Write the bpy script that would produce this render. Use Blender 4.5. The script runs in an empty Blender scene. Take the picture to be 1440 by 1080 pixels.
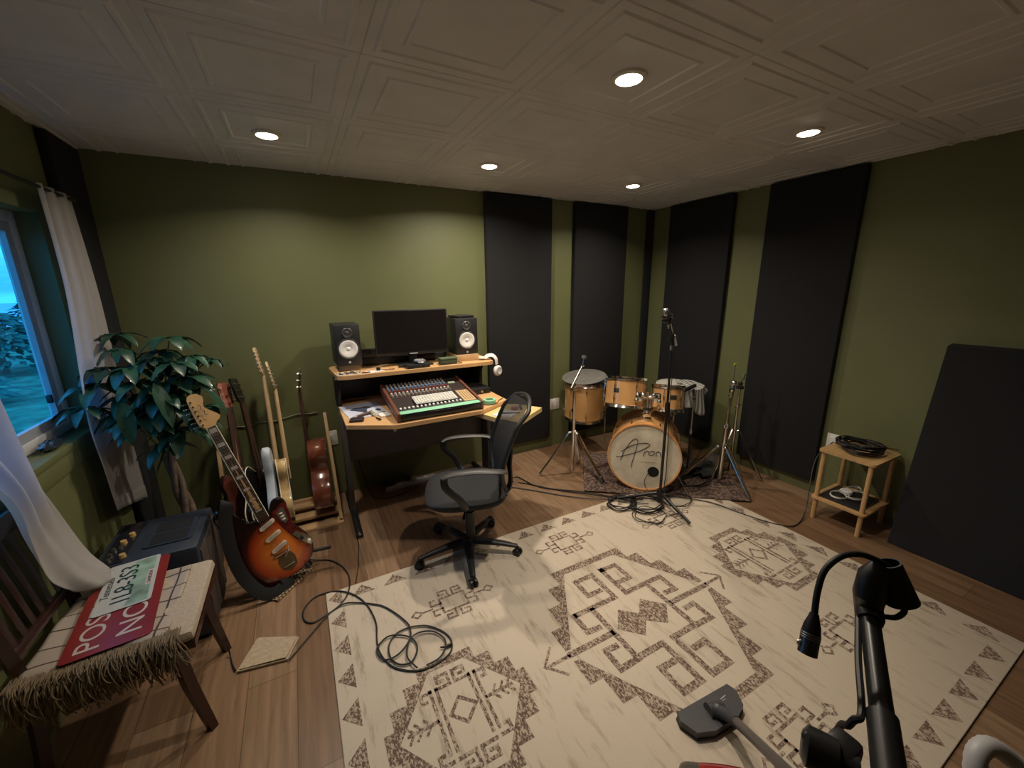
import bpy, bmesh, math, random
from mathutils import Vector, Matrix
random.seed(7)
C = bpy.context.scene.collection
PI = math.pi
# ------------------------------------------------------------------ camera, world, lights, exposure
CAMZ = 1.6405
H = 2.416; YB = 3.311; XR = 3.492; XL = -1.0; YN = -1.7
yaw, pitch, roll = math.radians(27.99), math.radians(13.69), math.radians(-0.67)
fw = Vector((math.sin(yaw)*math.cos(pitch), math.cos(yaw)*math.cos(pitch), -math.sin(pitch)))
rt = Vector((math.cos(yaw), -math.sin(yaw), 0)); up = rt.cross(fw)
r2 = rt*math.cos(roll) + up*math.sin(roll); u2 = -rt*math.sin(roll) + up*math.cos(roll)
cd = bpy.data.cameras.new('camera'); cam = bpy.data.objects.new('camera', cd); C.objects.link(cam)
cam.matrix_world = Matrix(((r2.x,u2.x,-fw.x,0),(r2.y,u2.y,-fw.y,0),(r2.z,u2.z,-fw.z,CAMZ),(0,0,0,1)))
cd.sensor_width = 36; cd.lens = 561.9/1440*36; cd.clip_start = 0.02; cd.clip_end = 300
S = bpy.context.scene; S.camera = cam
S.view_settings.view_transform = 'Standard'; S.view_settings.look = 'None'
S.view_settings.gamma = 1; S.view_settings.exposure = EXPO = 0.0
S.view_settings.use_curve_mapping = False
w = bpy.data.worlds.new('World'); S.world = w; w.use_nodes = True
nt = w.node_tree; nt.nodes.clear()
o_ = nt.nodes.new('ShaderNodeOutputWorld'); bg = nt.nodes.new('ShaderNodeBackground')
tc = nt.nodes.new('ShaderNodeTexCoord'); sp = nt.nodes.new('ShaderNodeSeparateXYZ'); rp = nt.nodes.new('ShaderNodeValToRGB')
mp_ = nt.nodes.new('ShaderNodeMapping'); mp_.inputs['Scale'].default_value = (1.5, 1.5, 9)
nz = nt.nodes.new('ShaderNodeTexNoise'); nz.inputs['Scale'].default_value = 2.2; nz.inputs['Detail'].default_value = 5
mx = nt.nodes.new('ShaderNodeMix'); mx.data_type = 'RGBA'
cr2 = nt.nodes.new('ShaderNodeValToRGB')
nt.links.new(tc.outputs['Generated'], sp.inputs[0]); nt.links.new(sp.outputs['Z'], rp.inputs[0])
nt.links.new(tc.outputs['Generated'], mp_.inputs[0]); nt.links.new(mp_.outputs[0], nz.inputs[0]); nt.links.new(nz.outputs[0], cr2.inputs[0])
cr2.color_ramp.elements[0].position = 0.47; cr2.color_ramp.elements[1].position = 0.56
cr2.color_ramp.elements[0].color = (0,0,0,1); cr2.color_ramp.elements[1].color = (1,1,1,1)
e = rp.color_ramp.elements; e[0].position = 0.0; e[0].color = (0.02,0.24,0.60,1); e[1].position = 0.35; e[1].color = (0.03,0.30,0.66,1)
nt.links.new(cr2.outputs[0], mx.inputs['Factor']); nt.links.new(rp.outputs[0], mx.inputs[6]); mx.inputs[7].default_value = (0.012,0.16,0.48,1)
nt.links.new(mx.outputs[2], bg.inputs[0]); bg.inputs[1].default_value = WORLD = 4.2
nt.links.new(bg.outputs[0], o_.inputs[0])
LAMPS = [(-.02,2.61),(1.235,2.605),(2.49,2.595),(1.235,1.34),(2.49,1.335),(-.02,1.34)]
LAMP_P = [8.5, 19, 9.5, 15, 2.4, 1.2]
LAMP_S = [145, 155, 145, 138, 145, 140]
LAMP_COL = (1.0, 0.87, 0.71)

# ------------------------------------------------------------------ helpers
def tag(o, label=None, cat=None, group=None, kind=None):
    if label: o['label'] = label
    if cat: o['category'] = cat
    if group: o['group'] = group
    if kind: o['kind'] = kind
    return o
def thing(name, label, cat, loc=(0,0,0), rz=0, group=None, M=None):
    o = bpy.data.objects.new(name, None); C.objects.link(o); o.empty_display_size = .05
    o.matrix_world = M if M is not None else Matrix.Translation(Vector(loc)) @ Matrix.Rotation(rz, 4, 'Z')
    o['Mw'] = [v for r in o.matrix_world for v in r]
    return tag(o, label, cat, group)
def getM(o):
    m = o.get('Mw')
    if m is None: return Matrix.Identity(4)
    m = list(m); return Matrix([m[i*4:i*4+4] for i in range(4)])
def cat_rom(pts, n=8, closed=False):
    P = [Vector(p) for p in pts]; out = []; N = len(P)
    rng = range(N if closed else N-1)
    for i in rng:
        a = P[(i-1) % N] if closed or i > 0 else P[0]*2-P[1]
        b = P[i]; c = P[(i+1) % N]
        d = P[(i+2) % N] if closed or i+2 < N else c*2-b
        for k in range(n):
            t = k/n
            out.append(0.5*((2*b)+(c-a)*t+(2*a-5*b+4*c-d)*t*t+(-a+3*b-3*c+d)*t**3))
    if not closed: out.append(P[-1])
    return out
class MB:
    def __init__(s): s.v = []; s.f = []; s.m = []; s.T = Matrix.Identity(4); s.mi = 0
    def add(s, vs, fs, mi=None):
        b = len(s.v); s.v += [s.T @ Vector(v) for v in vs]
        s.f += [tuple(b+i for i in f) for f in fs]; s.m += [s.mi if mi is None else mi]*len(fs); return s
    def box(s, c, d, rz=0, bev=0, M=None, mi=None):
        if bev:
            bm = bmesh.new(); bmesh.ops.create_cube(bm, size=1)
            for v in bm.verts: v.co = Vector((v.co.x*d[0], v.co.y*d[1], v.co.z*d[2]))
            bmesh.ops.bevel(bm, geom=list(bm.edges), offset=min(bev, min(d)*.49), segments=2, profile=.5, affect='EDGES')
            bm.verts.index_update(); vs = [v.co.copy() for v in bm.verts]; fs = [[v.index for v in f.verts] for f in bm.faces]; bm.free()
        else:
            vs = [Vector((x*d[0]/2, y*d[1]/2, z*d[2]/2)) for x in (-1,1) for y in (-1,1) for z in (-1,1)]
            fs = [(0,1,3,2),(4,6,7,5),(0,4,5,1),(2,3,7,6),(0,2,6,4),(1,5,7,3)]
        R = M if M is not None else Matrix.Rotation(rz, 3, 'Z')
        c = Vector(c); return s.add([c + R @ v for v in vs], fs, mi)
    def bx(s, x0, x1, y0, y1, z0, z1, bev=0, mi=None):
        return s.box(((x0+x1)/2,(y0+y1)/2,(z0+z1)/2), (abs(x1-x0),abs(y1-y0),abs(z1-z0)), bev=bev, mi=mi)
    def tube(s, pts, r, seg=10, closed=False, cap=True, flat=None, mi=None):
        P = [Vector(p) for p in pts]; N = len(P)
        rr = r if isinstance(r, (list, tuple)) else [r]*N
        tg = []
        for i in range(N):
            a = P[i-1] if (i > 0 or closed) else P[i]; b = P[(i+1) % N] if (i < N-1 or closed) else P[i]
            t = (b-a); tg.append(t.normalized() if t.length > 1e-9 else Vector((0,0,1)))
        n = tg[0].orthogonal().normalized()
        if flat is not None:
            f = Vector(flat); n = (f - tg[0]*f.dot(tg[0])).normalized()
        vs = []
        for i in range(N):
            n = n - tg[i]*n.dot(tg[i])
            n = n.normalized() if n.length > 1e-6 else tg[i].orthogonal().normalized()
            b = tg[i].cross(n)
            for k in range(seg):
                a = 2*PI*k/seg
                q = rr[i]
                if isinstance(q, (tuple, list)): vs.append(P[i] + n*(math.cos(a)*q[0]) + b*(math.sin(a)*q[1]))
                else: vs.append(P[i] + (n*math.cos(a) + b*math.sin(a))*q)
        fs = []
        for i in range(N if closed else N-1):
            j = (i+1) % N
            for k in range(seg):
                l = (k+1) % seg; fs.append((i*seg+k, i*seg+l, j*seg+l, j*seg+k))
        if cap and not closed:
            fs.append(tuple(range(seg-1,-1,-1))); fs.append(tuple((N-1)*seg+k for k in range(seg)))
        return s.add(vs, fs, mi)
    def cyl(s, a, b, r, r2=None, seg=16, mi=None):
        return s.tube([a, b], [r, r if r2 is None else r2], seg, mi=mi)
    def lathe(s, prof, c=(0,0,0), axis=(0,0,1), seg=32, mi=None, closed=False):
        ax = Vector(axis).normalized(); n = ax.orthogonal().normalized(); b = ax.cross(n); c = Vector(c)
        if abs(ax.z) < .99: n = Vector((0,0,1)) - ax*ax.z; n.normalize(); b = ax.cross(n)
        vs = []; N = len(prof)
        for (r, h) in prof:
            for k in range(seg):
                a = 2*PI*k/seg; vs.append(c + ax*h + (n*math.cos(a)+b*math.sin(a))*max(r, 1e-5))
        fs = []
        for i in range(N if closed else N-1):
            j = (i+1) % N
            for k in range(seg):
                l = (k+1) % seg; fs.append((i*seg+k, i*seg+l, j*seg+l, j*seg+k))
        return s.add(vs, fs, mi)
    def ring(s, c, R, r, axis=(0,0,1), seg=40, mi=None, ns=8):
        return s.lathe([(R+r*math.cos(2*PI*k/ns), r*math.sin(2*PI*k/ns)) for k in range(ns)], c, axis, seg, mi, closed=True)
    def ball(s, c, r, seg=14, mi=None, sc=(1,1,1)):
        n = max(6, seg//2); vs = []; fs = []
        for i in range(n+1):
            th = PI*i/n
            for k in range(seg):
                a = 2*PI*k/seg
                vs.append(Vector(c)+Vector((r*sc[0]*math.sin(th)*math.cos(a), r*sc[1]*math.sin(th)*math.sin(a), r*sc[2]*math.cos(th))))
        for i in range(n):
            for k in range(seg):
                l = (k+1) % seg; fs.append((i*seg+k, (i+1)*seg+k, (i+1)*seg+l, i*seg+l))
        return s.add(vs, fs, mi)
    def prism(s, poly, z0, z1, M=None, mi=None, fan=False):
        N = len(poly); vs = [Vector((p[0],p[1],z0)) for p in poly]+[Vector((p[0],p[1],z1)) for p in poly]
        if M is not None: vs = [M @ v for v in vs]
        fs = [tuple(range(N-1,-1,-1)), tuple(range(N,2*N))] + [(i,(i+1)%N,N+(i+1)%N,N+i) for i in range(N)]
        return s.add(vs, fs, mi)
    def grid(s, fn, nu, nv, mi=None):
        vs = [Vector(fn(i/nu, j/nv)) for j in range(nv+1) for i in range(nu+1)]
        fs = [(j*(nu+1)+i, j*(nu+1)+i+1, (j+1)*(nu+1)+i+1, (j+1)*(nu+1)+i) for j in range(nv) for i in range(nu)]
        return s.add(vs, fs, mi)
    def build(s, name, mats, parent=None, world=False, sharp=40, label=None, solid=0, weld=False):
        me = bpy.data.meshes.new(name)
        v = s.v
        if parent is not None and world:
            Mi = getM(parent).inverted(); v = [Mi @ q for q in v]
        me.from_pydata([tuple(q) for q in v], [], s.f)
        if not isinstance(mats, (list, tuple)): mats = [mats]
        for m in mats: me.materials.append(m)
        for p, i in zip(me.polygons, s.m): p.material_index = i
        bm = bmesh.new(); bm.from_mesh(me)
        if weld: bmesh.ops.remove_doubles(bm, verts=bm.verts, dist=1e-5)
        bmesh.ops.recalc_face_normals(bm, faces=bm.faces); bm.to_mesh(me); bm.free()
        for p in me.polygons: p.use_smooth = True
        me.set_sharp_from_angle(angle=math.radians(sharp))
        o = bpy.data.objects.new(name, me); C.objects.link(o)
        if parent is not None: o.parent = parent
        if solid:
            md = o.modifiers.new('s', 'SOLIDIFY'); md.thickness = solid
        if label: o['label'] = label
        return o
def kids(o): return [c for c in bpy.data.objects if c.parent == o]
def copy_tree(o, M=None, label=None, parent=None, group=None):
    ch = kids(o); c = o.copy(); C.objects.link(c)
    if parent is not None: c.parent = parent
    if M is not None: c.matrix_world = M
    if label: c['label'] = label
    if group: c['group'] = group
    for k in ch: copy_tree(k, parent=c)
    return c
def TR(x, y, z, rz=0): return Matrix.Translation((x,y,z)) @ Matrix.Rotation(rz, 4, 'Z')
def frame(o, x, y, z):
    x, y, z = Vector(x), Vector(y), Vector(z)
    return Matrix(((x.x,y.x,z.x,o[0]),(x.y,y.y,z.y,o[1]),(x.z,y.z,z.z,o[2]),(0,0,0,1)))
def text_mesh(txt, size, name='lettering', ext=0.0003, align='CENTER'):
    cu = bpy.data.curves.new(name, 'FONT'); cu.body = txt; cu.size = size; cu.extrude = ext; cu.align_x = align; cu.align_y = 'CENTER'
    ob = bpy.data.objects.new(name, cu); C.objects.link(ob); bpy.context.view_layer.update()
    me = bpy.data.meshes.new_from_object(ob.evaluated_get(bpy.context.evaluated_depsgraph_get()))
    vs = [v.co.copy() for v in me.vertices]; fs = [tuple(p.vertices) for p in me.polygons]
    bpy.data.objects.remove(ob); bpy.data.curves.remove(cu); bpy.data.meshes.remove(me)
    return vs, fs

# ------------------------------------------------------------------ materials
def mat(name, col, rough=.5, metal=0, var=.0, vscale=20, bump=0, bscale=60, spec=None, coat=0, alpha=1, stretch=None, sheen=0, trans=0):
    m = bpy.data.materials.new(name); m.use_nodes = True; n = m.node_tree.nodes; l = m.node_tree.links
    b = n['Principled BSDF']; b.inputs['Base Color'].default_value = (*col, 1); b.inputs['Roughness'].default_value = rough
    b.inputs['Metallic'].default_value = metal; b.inputs['Alpha'].default_value = alpha
    if spec is not None: b.inputs['Specular IOR Level'].default_value = spec
    if coat: b.inputs['Coat Weight'].default_value = coat; b.inputs['Coat Roughness'].default_value = .08
    if sheen: b.inputs['Sheen Weight'].default_value = sheen
    if trans: b.inputs['Transmission Weight'].default_value = trans
    t = n.new('ShaderNodeTexCoord'); mp = n.new('ShaderNodeMapping'); l.new(t.outputs['Object'], mp.inputs[0])
    if stretch: mp.inputs['Scale'].default_value = stretch
    tx = n.new('ShaderNodeTexNoise'); tx.inputs['Scale'].default_value = vscale; tx.inputs['Detail'].default_value = 4; l.new(mp.outputs[0], tx.inputs[0])
    v = var if var else .04
    cr = n.new('ShaderNodeValToRGB'); l.new(tx.outputs['Fac'], cr.inputs[0])
    cr.color_ramp.elements[0].position = .3; cr.color_ramp.elements[1].position = .7
    cr.color_ramp.elements[0].color = (*[max(0,c*(1-v)) for c in col], 1); cr.color_ramp.elements[1].color = (*[min(1,c*(1+v)) for c in col], 1)
    l.new(cr.outputs[0], b.inputs['Base Color'])
    if bump:
        t2 = n.new('ShaderNodeTexNoise'); t2.inputs['Scale'].default_value = bscale; t2.inputs['Detail'].default_value = 3; l.new(mp.outputs[0], t2.inputs[0])
        bp = n.new('ShaderNodeBump'); bp.inputs['Strength'].default_value = bump; bp.inputs['Distance'].default_value = .002; l.new(t2.outputs['Fac'], bp.inputs['Height']); l.new(bp.outputs[0], b.inputs['Normal'])
    return m
def emit(name, col, s):
    m = bpy.data.materials.new(name); m.use_nodes = True; n = m.node_tree.nodes; n.clear()
    e = n.new('ShaderNodeEmission'); e.inputs[0].default_value = (*col,1); e.inputs[1].default_value = s
    o = n.new('ShaderNodeOutputMaterial'); m.node_tree.links.new(e.outputs[0], o.inputs[0]); return m
K = {}
K['wall'] = mat('olive_green_paint', (.138,.150,.062), .55, var=.04, vscale=3, bump=.15, bscale=250)
K['ceil'] = mat('painted_ceiling_tile', (.66,.655,.67), .6, var=.05, vscale=5, bump=.1, bscale=90)
K['panel'] = mat('black_acoustic_fabric', (.010,.010,.012), .95, var=.15, vscale=120, bump=.4, bscale=500)
K['black'] = mat('black_plastic', (.016,.016,.018), .42, var=.1)
K['blackm'] = mat('black_painted_metal', (.014,.014,.015), .35, var=.1, metal=.2)
K['rubber'] = mat('black_rubber', (.012,.012,.012), .7, var=.1)
K['cable'] = mat('black_cable_jacket', (.012,.012,.013), .5)
K['chrome'] = mat('chrome', (.75,.73,.70), .16, 1, var=.03)
K['steel'] = mat('brushed_steel', (.5,.49,.47), .32, 1, var=.08, vscale=60)
K['white'] = mat('white_plastic', (.78,.77,.74), .4)
K['paper'] = mat('white_paper', (.78,.78,.80), .8)
K['vinyl'] = mat('white_window_vinyl', (.62,.62,.62), .45)
K['pine'] = mat('pale_pine_wood', (.50,.33,.17), .5, var=.22, vscale=9, stretch=(1,1,.15), bump=.15, bscale=60)
K['bamboo'] = mat('bamboo_wood', (.55,.34,.15), .45, var=.12, vscale=14, stretch=(.2,3,1))
K['desk'] = mat('beech_desk_laminate', (.62,.37,.17), .42, var=.10, vscale=16, stretch=(.15,4,1))
K['ply'] = mat('yellow_pine_board', (.66,.50,.22), .5, var=.12, vscale=10, stretch=(.3,3,1))
K['maple'] = mat('maple_neck', (.62,.36,.14), .3, var=.12, vscale=10, coat=.5)
K['maplel'] = mat('pale_maple_neck', (.62,.44,.26), .35, var=.12, vscale=10, coat=.3)
K['drum'] = mat('maple_drum_lacquer', (.62,.34,.13), .22, var=.18, vscale=5, stretch=(1,1,.35), coat=.6)
K['darkwood'] = mat('dark_reddish_wood', (.030,.010,.006), .35, var=.3, vscale=14, stretch=(1,1,.2), coat=.3)
K['char'] = mat('charcoal_laminate', (.085,.078,.080), .55, var=.1)
K['screen'] = mat('dark_monitor_glass', (.012,.010,.010), .2)
K['cream'] = mat('cream_plastic', (.70,.64,.48), .4)
K['leaf'] = mat('dark_green_leaf', (.012,.055,.030), .42, var=.5, vscale=12, coat=.2)
K['bark'] = mat('grey_brown_bark', (.16,.11,.08), .8, var=.4, vscale=30, bump=.8, bscale=70)
K['red'] = mat('glossy_dark_red_plastic', (.23,.006,.010), .2, coat=.5)
K['mahog'] = mat('mahogany', (.16,.045,.022), .25, var=.2, vscale=8, stretch=(3,3,.4), coat=.6)
K['mint'] = mat('mint_green', (.25,.58,.38), .5)
# ------------------------------------------------------------------ the room
def floor_mat():
    m = mat('oak_plank_floor', (.3,.2,.12), .38); n = m.node_tree.nodes; l = m.node_tree.links; b = n['Principled BSDF']
    t = n.new('ShaderNodeTexCoord'); mp = n.new('ShaderNodeMapping'); mp.inputs['Rotation'].default_value = (0,0,PI/2); l.new(t.outputs['Object'], mp.inputs[0])
    br = n.new('ShaderNodeTexBrick'); br.offset = .37; br.inputs['Scale'].default_value = 1
    br.inputs['Brick Width'].default_value = 1.25; br.inputs['Row Height'].default_value = .185; br.inputs['Mortar Size'].default_value = .0012
    br.inputs['Color1'].default_value = (0,0,0,1); br.inputs['Color2'].default_value = (1,1,1,1); br.inputs['Mortar'].default_value = (.5,.5,.5,1)
    l.new(mp.outputs[0], br.inputs[0])
    cr = n.new('ShaderNodeValToRGB'); l.new(br.outputs['Color'], cr.inputs[0]); e = cr.color_ramp.elements
    e[0].color = (.175,.100,.055,1); e[1].color = (.285,.185,.112,1); k = e.new(.5); k.color = (.23,.138,.078,1)
    m2 = n.new('ShaderNodeMapping'); m2.inputs['Scale'].default_value = (14,.9,1); l.new(t.outputs['Object'], m2.inputs[0])
    nz = n.new('ShaderNodeTexNoise'); nz.inputs['Scale'].default_value = 3; nz.inputs['Detail'].default_value = 6; nz.inputs['Distortion'].default_value = .6; l.new(m2.outputs[0], nz.inputs[0])
    c2 = n.new('ShaderNodeValToRGB'); l.new(nz.outputs[0], c2.inputs[0]); c2.color_ramp.elements[0].position = .3; c2.color_ramp.elements[0].color = (.68,.66,.64,1)
    c2.color_ramp.elements[1].position = .7; c2.color_ramp.elements[1].color = (1.15,1.15,1.15,1)
    mu = n.new('ShaderNodeMix'); mu.data_type = 'RGBA'; mu.blend_type = 'MULTIPLY'; mu.inputs['Factor'].default_value = 1
    l.new(cr.outputs[0], mu.inputs[6]); l.new(c2.outputs[0], mu.inputs[7])
    m3 = n.new('ShaderNodeMix'); m3.data_type = 'RGBA'; l.new(br.outputs['Fac'], m3.inputs['Factor']); l.new(mu.outputs[2], m3.inputs[6]); m3.inputs[7].default_value = (.06,.035,.02,1)
    l.new(m3.outputs[2], b.inputs['Base Color'])
    return m
K['floor'] = floor_mat()
def struct(name, mb, m, **k): o = mb.build(name, m, **k); o['kind'] = 'structure'; return o
struct('floor', MB().bx(XL-.3, XR+.3, YN-.3, YB+.3, -.12, 0), K['floor'])
struct('wall_back', MB().bx(XL-.3, XR+.3, YB, YB+.14, -.1, H+.12), K['wall'])
struct('wall_right', MB().bx(XR, XR+.14, YN-.14, YB, -.1, H+.12), K['wall'])
struct('wall_near', MB().bx(XL-.3, XR, YN-.14, YN, -.1, H+.12), K['wall'])
WY0, WY1, WZ0, WZ1 = 1.30, 2.80, .945, 2.00
wl = MB()
wl.bx(XL-.14, XL, YN, WY0, -.1, H+.12); wl.bx(XL-.14, XL, WY1, YB, -.1, H+.12)
wl.bx(XL-.14, XL, WY0, WY1, -.1, WZ0); wl.bx(XL-.14, XL, WY0, WY1, WZ1, H+.12)
struct('wall_left', wl, K['wall'])
# window: vinyl frame, sash and glass, projecting sill
fr = MB(); X0, X1 = XL-.135, XL-.08
for a in ((WY0,WY0+.05),(WY1-.05,WY1)): fr.bx(X0, X1, a[0], a[1], WZ0+.015, WZ1, bev=.006)
fr.bx(X0, X1, WY0+.05, WY1-.05, WZ0+.015, WZ0+.065, bev=.006); fr.bx(X0, X1, WY0+.05, WY1-.05, WZ1-.05, WZ1, bev=.006)
wf = struct('window_1', fr, K['vinyl'])
sh = MB(); q = .045
for (a,b) in ((WY0+.05, (WY0+WY1)/2+.02), ((WY0+WY1)/2-.02, WY1-.05)):
    xx = X0+.008 if a < 1.5 else X0+.028
    sh.bx(xx, xx+.02, a, a+q, WZ0+.065, WZ1-.05); sh.bx(xx, xx+.02, b-q, b, WZ0+.065, WZ1-.05)
    sh.bx(xx, xx+.02, a+q, b-q, WZ0+.065, WZ0+.065+q); sh.bx(xx, xx+.02, a+q, b-q, WZ1-.05-q, WZ1-.05)
sh.build('sash', mat('sash_vinyl', (.35,.38,.42), .4), wf)
gm = bpy.data.materials.new('window_glass'); gm.use_nodes = True; gn = gm.node_tree.nodes; gn.clear()
g1 = gn.new('ShaderNodeBsdfTransparent'); g1.inputs[0].default_value = (.95,.98,1,1); g2 = gn.new('ShaderNodeBsdfGlossy'); g2.inputs['Roughness'].default_value = .03
gmx = gn.new('ShaderNodeMixShader'); gf = gn.new('ShaderNodeFresnel'); gf.inputs[0].default_value = 1.25; go = gn.new('ShaderNodeOutputMaterial')
gl = gm.node_tree.links; gmx.inputs[0].default_value = .06; gl.new(g1.outputs[0], gmx.inputs[1]); gl.new(g2.outputs[0], gmx.inputs[2]); gl.new(gmx.outputs[0], go.inputs[0])
gp = MB(); gp.bx(X0+.016, X0+.019, WY0+.05+q, (WY0+WY1)/2+.02-q, WZ0+.065+q, WZ1-.05-q); gp.bx(X0+.036, X0+.039, (WY0+WY1)/2-.02+q, WY1-.05-q, WZ0+.065+q, WZ1-.05-q)
gp.build('glass_pane', gm, wf)
MB().bx(X0+.03, X0+.05, WY1-.12, WY1-.105, 1.12, 1.16, bev=.003).build('latch', K['black'], wf)
struct('trim_1', MB().bx(XL-.135, XL+.012, WY0, WY1, WZ0-.02, WZ0+.012, bev=.004), K['wall'])
struct('trim_2', MB().bx(XL+.001, XL+.008, WY0-.06, WY1+.0, WZ0-.10, WZ0-.02, bev=.002), K['wall'])
# pressed ceiling tiles: a 61 cm grid, each tile a set of raised square mouldings
cm = MB(); T = .61; gx, gy = .911, 2.245
ringz = [(0,.004),(.0035,0),(.034,0),(.041,-.0055),(.054,-.0055),(.061,0),(.066,0),(.115,0),(.121,-.0045),(.131,-.0045),(.137,0),(.145,0)]
for i in range(-4, 5):
    for j in range(-2, 7):
        x0 = gx+i*T; y1 = gy+(1-j)*T+T; y0 = y1-T
        if x0 > XR or x0+T < XL or y0 > YB or y1 < YN: continue
        vs = []; fs = []
        for (d, z) in ringz:
            for (a, b) in ((x0+d,y0+d),(x0+T-d,y0+d),(x0+T-d,y1-d),(x0+d,y1-d)): vs.append((a, b, H+z))
        for k in range(len(ringz)-1):
            for c in range(4): fs.append((k*4+c, k*4+(c+1)%4, (k+1)*4+(c+1)%4, (k+1)*4+c))
        k = (len(ringz)-1)*4; fs.append((k,k+1,k+2,k+3)); cm.add(vs, fs)
cm.bx(XL-.3, XR+.3, YN-.3, YB+.3, H+.02, H+.1)
struct('ceiling', cm, K['ceil'], sharp=20)
# recessed downlights
K['led'] = emit('warm_led_diffuser', (1.0,.86,.66), 30)
K['trimw'] = mat('white_light_trim', (.72,.68,.62), .4)
wh = ['front left of the window side', 'centre, above the desk end', 'nearest the drum corner', 'centre, nearest the camera', 'right side, nearest the camera', 'left side, nearest the camera at the top edge of the photo']
lab = ['small round recessed ceiling light above the plant and guitars', 'small round recessed ceiling light above the monitor end of the desk', 'small round recessed ceiling light above the drum corner',
       'round recessed ceiling light above the middle of the patterned rug', 'round recessed ceiling light nearest the right wall and side table', 'round recessed ceiling light cut off by the top edge of the photo']
dl = None
for i, (x, y) in enumerate(LAMPS):
    M = TR(x, y, H)
    if dl is None:
        dl = thing('recessed_light', lab[i], 'ceiling light', group='recessed ceiling lights', M=M)
        MB().lathe([(.046,-.004),(.05,-.012),(.060,-.012),(.066,-.008),(.068,0)], seg=40).build('trim_ring', K['trimw'], dl)
        MB().lathe([(0,-.0205),(.020,-.0198),(.036,-.0165),(.044,-.012),(.047,-.006)], seg=32).build('diffuser', K['led'], dl)
    else: copy_tree(dl, M, lab[i])
for (x, y) in LAMPS:
    ld = bpy.data.lights.new('downlight', 'AREA'); ld.shape = 'DISK'; ld.size = .088; ld.energy = LAMP_P[LAMPS.index((x, y))]; ld.color = LAMP_COL; ld.spread = math.radians(LAMP_S[LAMPS.index((x, y))])
    lo = bpy.data.objects.new('downlight', ld); C.objects.link(lo); lo.location = (x, y, H-.0215)
# acoustic panels
def panel(label, x0, x1, y0, y1, z0, z1):
    t = thing('acoustic_baffle', label, 'acoustic panel', ((x0+x1)/2,(y0+y1)/2,z0), group='black fabric acoustic panels')
    MB().bx(x0, x1, y0, y1, z0, z1, bev=.012).build('fabric_cover', K['panel'], t, world=True); return t
panel('tall black acoustic panel on the back wall, beside the desk', 1.50, 2.17, YB-.055, YB-.001, .12, H-.01)
panel('tall black acoustic panel on the back wall, behind the floor tom', 2.433, 3.09, YB-.055, YB-.001, .12, H-.01)
panel('tall black acoustic panel on the right wall, behind the snare drum', XR-.055, XR-.001, 2.37, 3.045, .11, H-.01)
panel('tall black acoustic panel on the right wall, beside the side table', XR-.055, XR-.001, 1.44, 2.07, .11, H-.01)
panel('narrow black acoustic strip in the corner behind the drums', 3.385, XR-.002, YB-.03, YB-.001, .12, H-.01)
panel('dark acoustic strip in the left corner behind the curtain and plant', XL+.001, XL+.045, 2.96, YB-.002, .10, H-.01)
# large panel leaning against the right wall
lp = thing('leaning_panel', 'large black acoustic panel leaning against the right wall beside the side table', 'acoustic panel', (3.2,.2,0))
def lx(z): return 3.205+(XR-.075-3.205)*z/1.26
vs = []
for (z) in (0, 1.265):
    for (dx) in (0, .065):
        for y in (.868, -.40): vs.append((lx(z)+dx+.0, y, z+(0.0 if dx == 0 else .012)))
MB().add(vs, [(0,1,3,2),(4,6,7,5),(0,2,6,4),(1,5,7,3),(0,4,5,1),(2,3,7,6)]).build('fabric_cover', K['panel'], lp, world=True)
# wall plates
def plate(label, M, w=.125, h=.115, n=2):
    t = thing('wall_outlet', label, 'outlet', M=M)
    MB().box((0,0,0.003), (w,h,.006), bev=.003).build('cover_plate', K['white'], t)
    for k in range(n):
        x = (k-(n-1)/2)*.047; s = MB(); s.box((x,0,.007), (.034,.067,.003), bev=.001)
        o = s.build('socket', K['white'], t)
        for zz in (-.018,.018):
            for q in (-.006,.006): MB().box((x+q, zz, .0088), (.002,.008,.0012)).build('slot', K['black'], o)
BK = frame((0,0,0),(1,0,0),(0,0,1),(0,-1,0)).to_3x3().to_4x4()
plate('white double wall outlet on the back wall between the black panels', Matrix.Translation((2.25,YB-.001,.455)) @ BK)
plate('white wall outlet between the guitar rack and the desk', Matrix.Translation((.138,YB-.001,.49)) @ BK, .075, .12, 1)
RK = frame((0,0,0),(0,-1,0),(0,0,1),(-1,0,0)).to_3x3().to_4x4()
plate('white wall outlet on the right wall behind the side table', Matrix.Translation((XR-.001,1.35,.47)) @ RK, .12, .115, 2)
# ------------------------------------------------------------------ outside the window
ext = MB().bx(-60, -1.6, -30, 90, -.6, -.45); tag(ext.build('lawn', mat('wet_green_lawn', (.06,.17,.10), .9, var=.6, vscale=2.5)), 'green lawn outside the window', 'lawn', kind='structure')
def hill(name, label, x, z0, amp, col, y0=-20, y1=140, seed=0):
    R_ = random.Random(seed); ph = [R_.uniform(0,6) for _ in range(5)]; m = MB()
    def f(u, v):
        y = y0+(y1-y0)*u; a = v*PI
        hh = z0 + amp*(.5+.25*math.sin(y*.09+ph[0])+.15*math.sin(y*.21+ph[1])+.07*math.sin(y*.6+ph[2])+.03*math.sin(y*1.7+ph[3]))
        return (x - 14*math.cos(a)*.6, y, -.5+hh*math.sin(a))
    m.grid(f, 90, 8); o = m.build(name, mat(name, col, 1, var=.5, vscale=.2)); tag(o, label, 'hill', kind='structure')
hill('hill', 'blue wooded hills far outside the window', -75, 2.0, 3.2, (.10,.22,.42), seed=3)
wtr = MB().bx(-70, -16, -30, 120, -.45, -.44); tag(wtr.build('lake', mat('lake_water', (.02,.10,.22), .12, bump=1.0, bscale=1.5)), 'blue water far outside the window beyond the lawn', 'lake', kind='structure')
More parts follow.
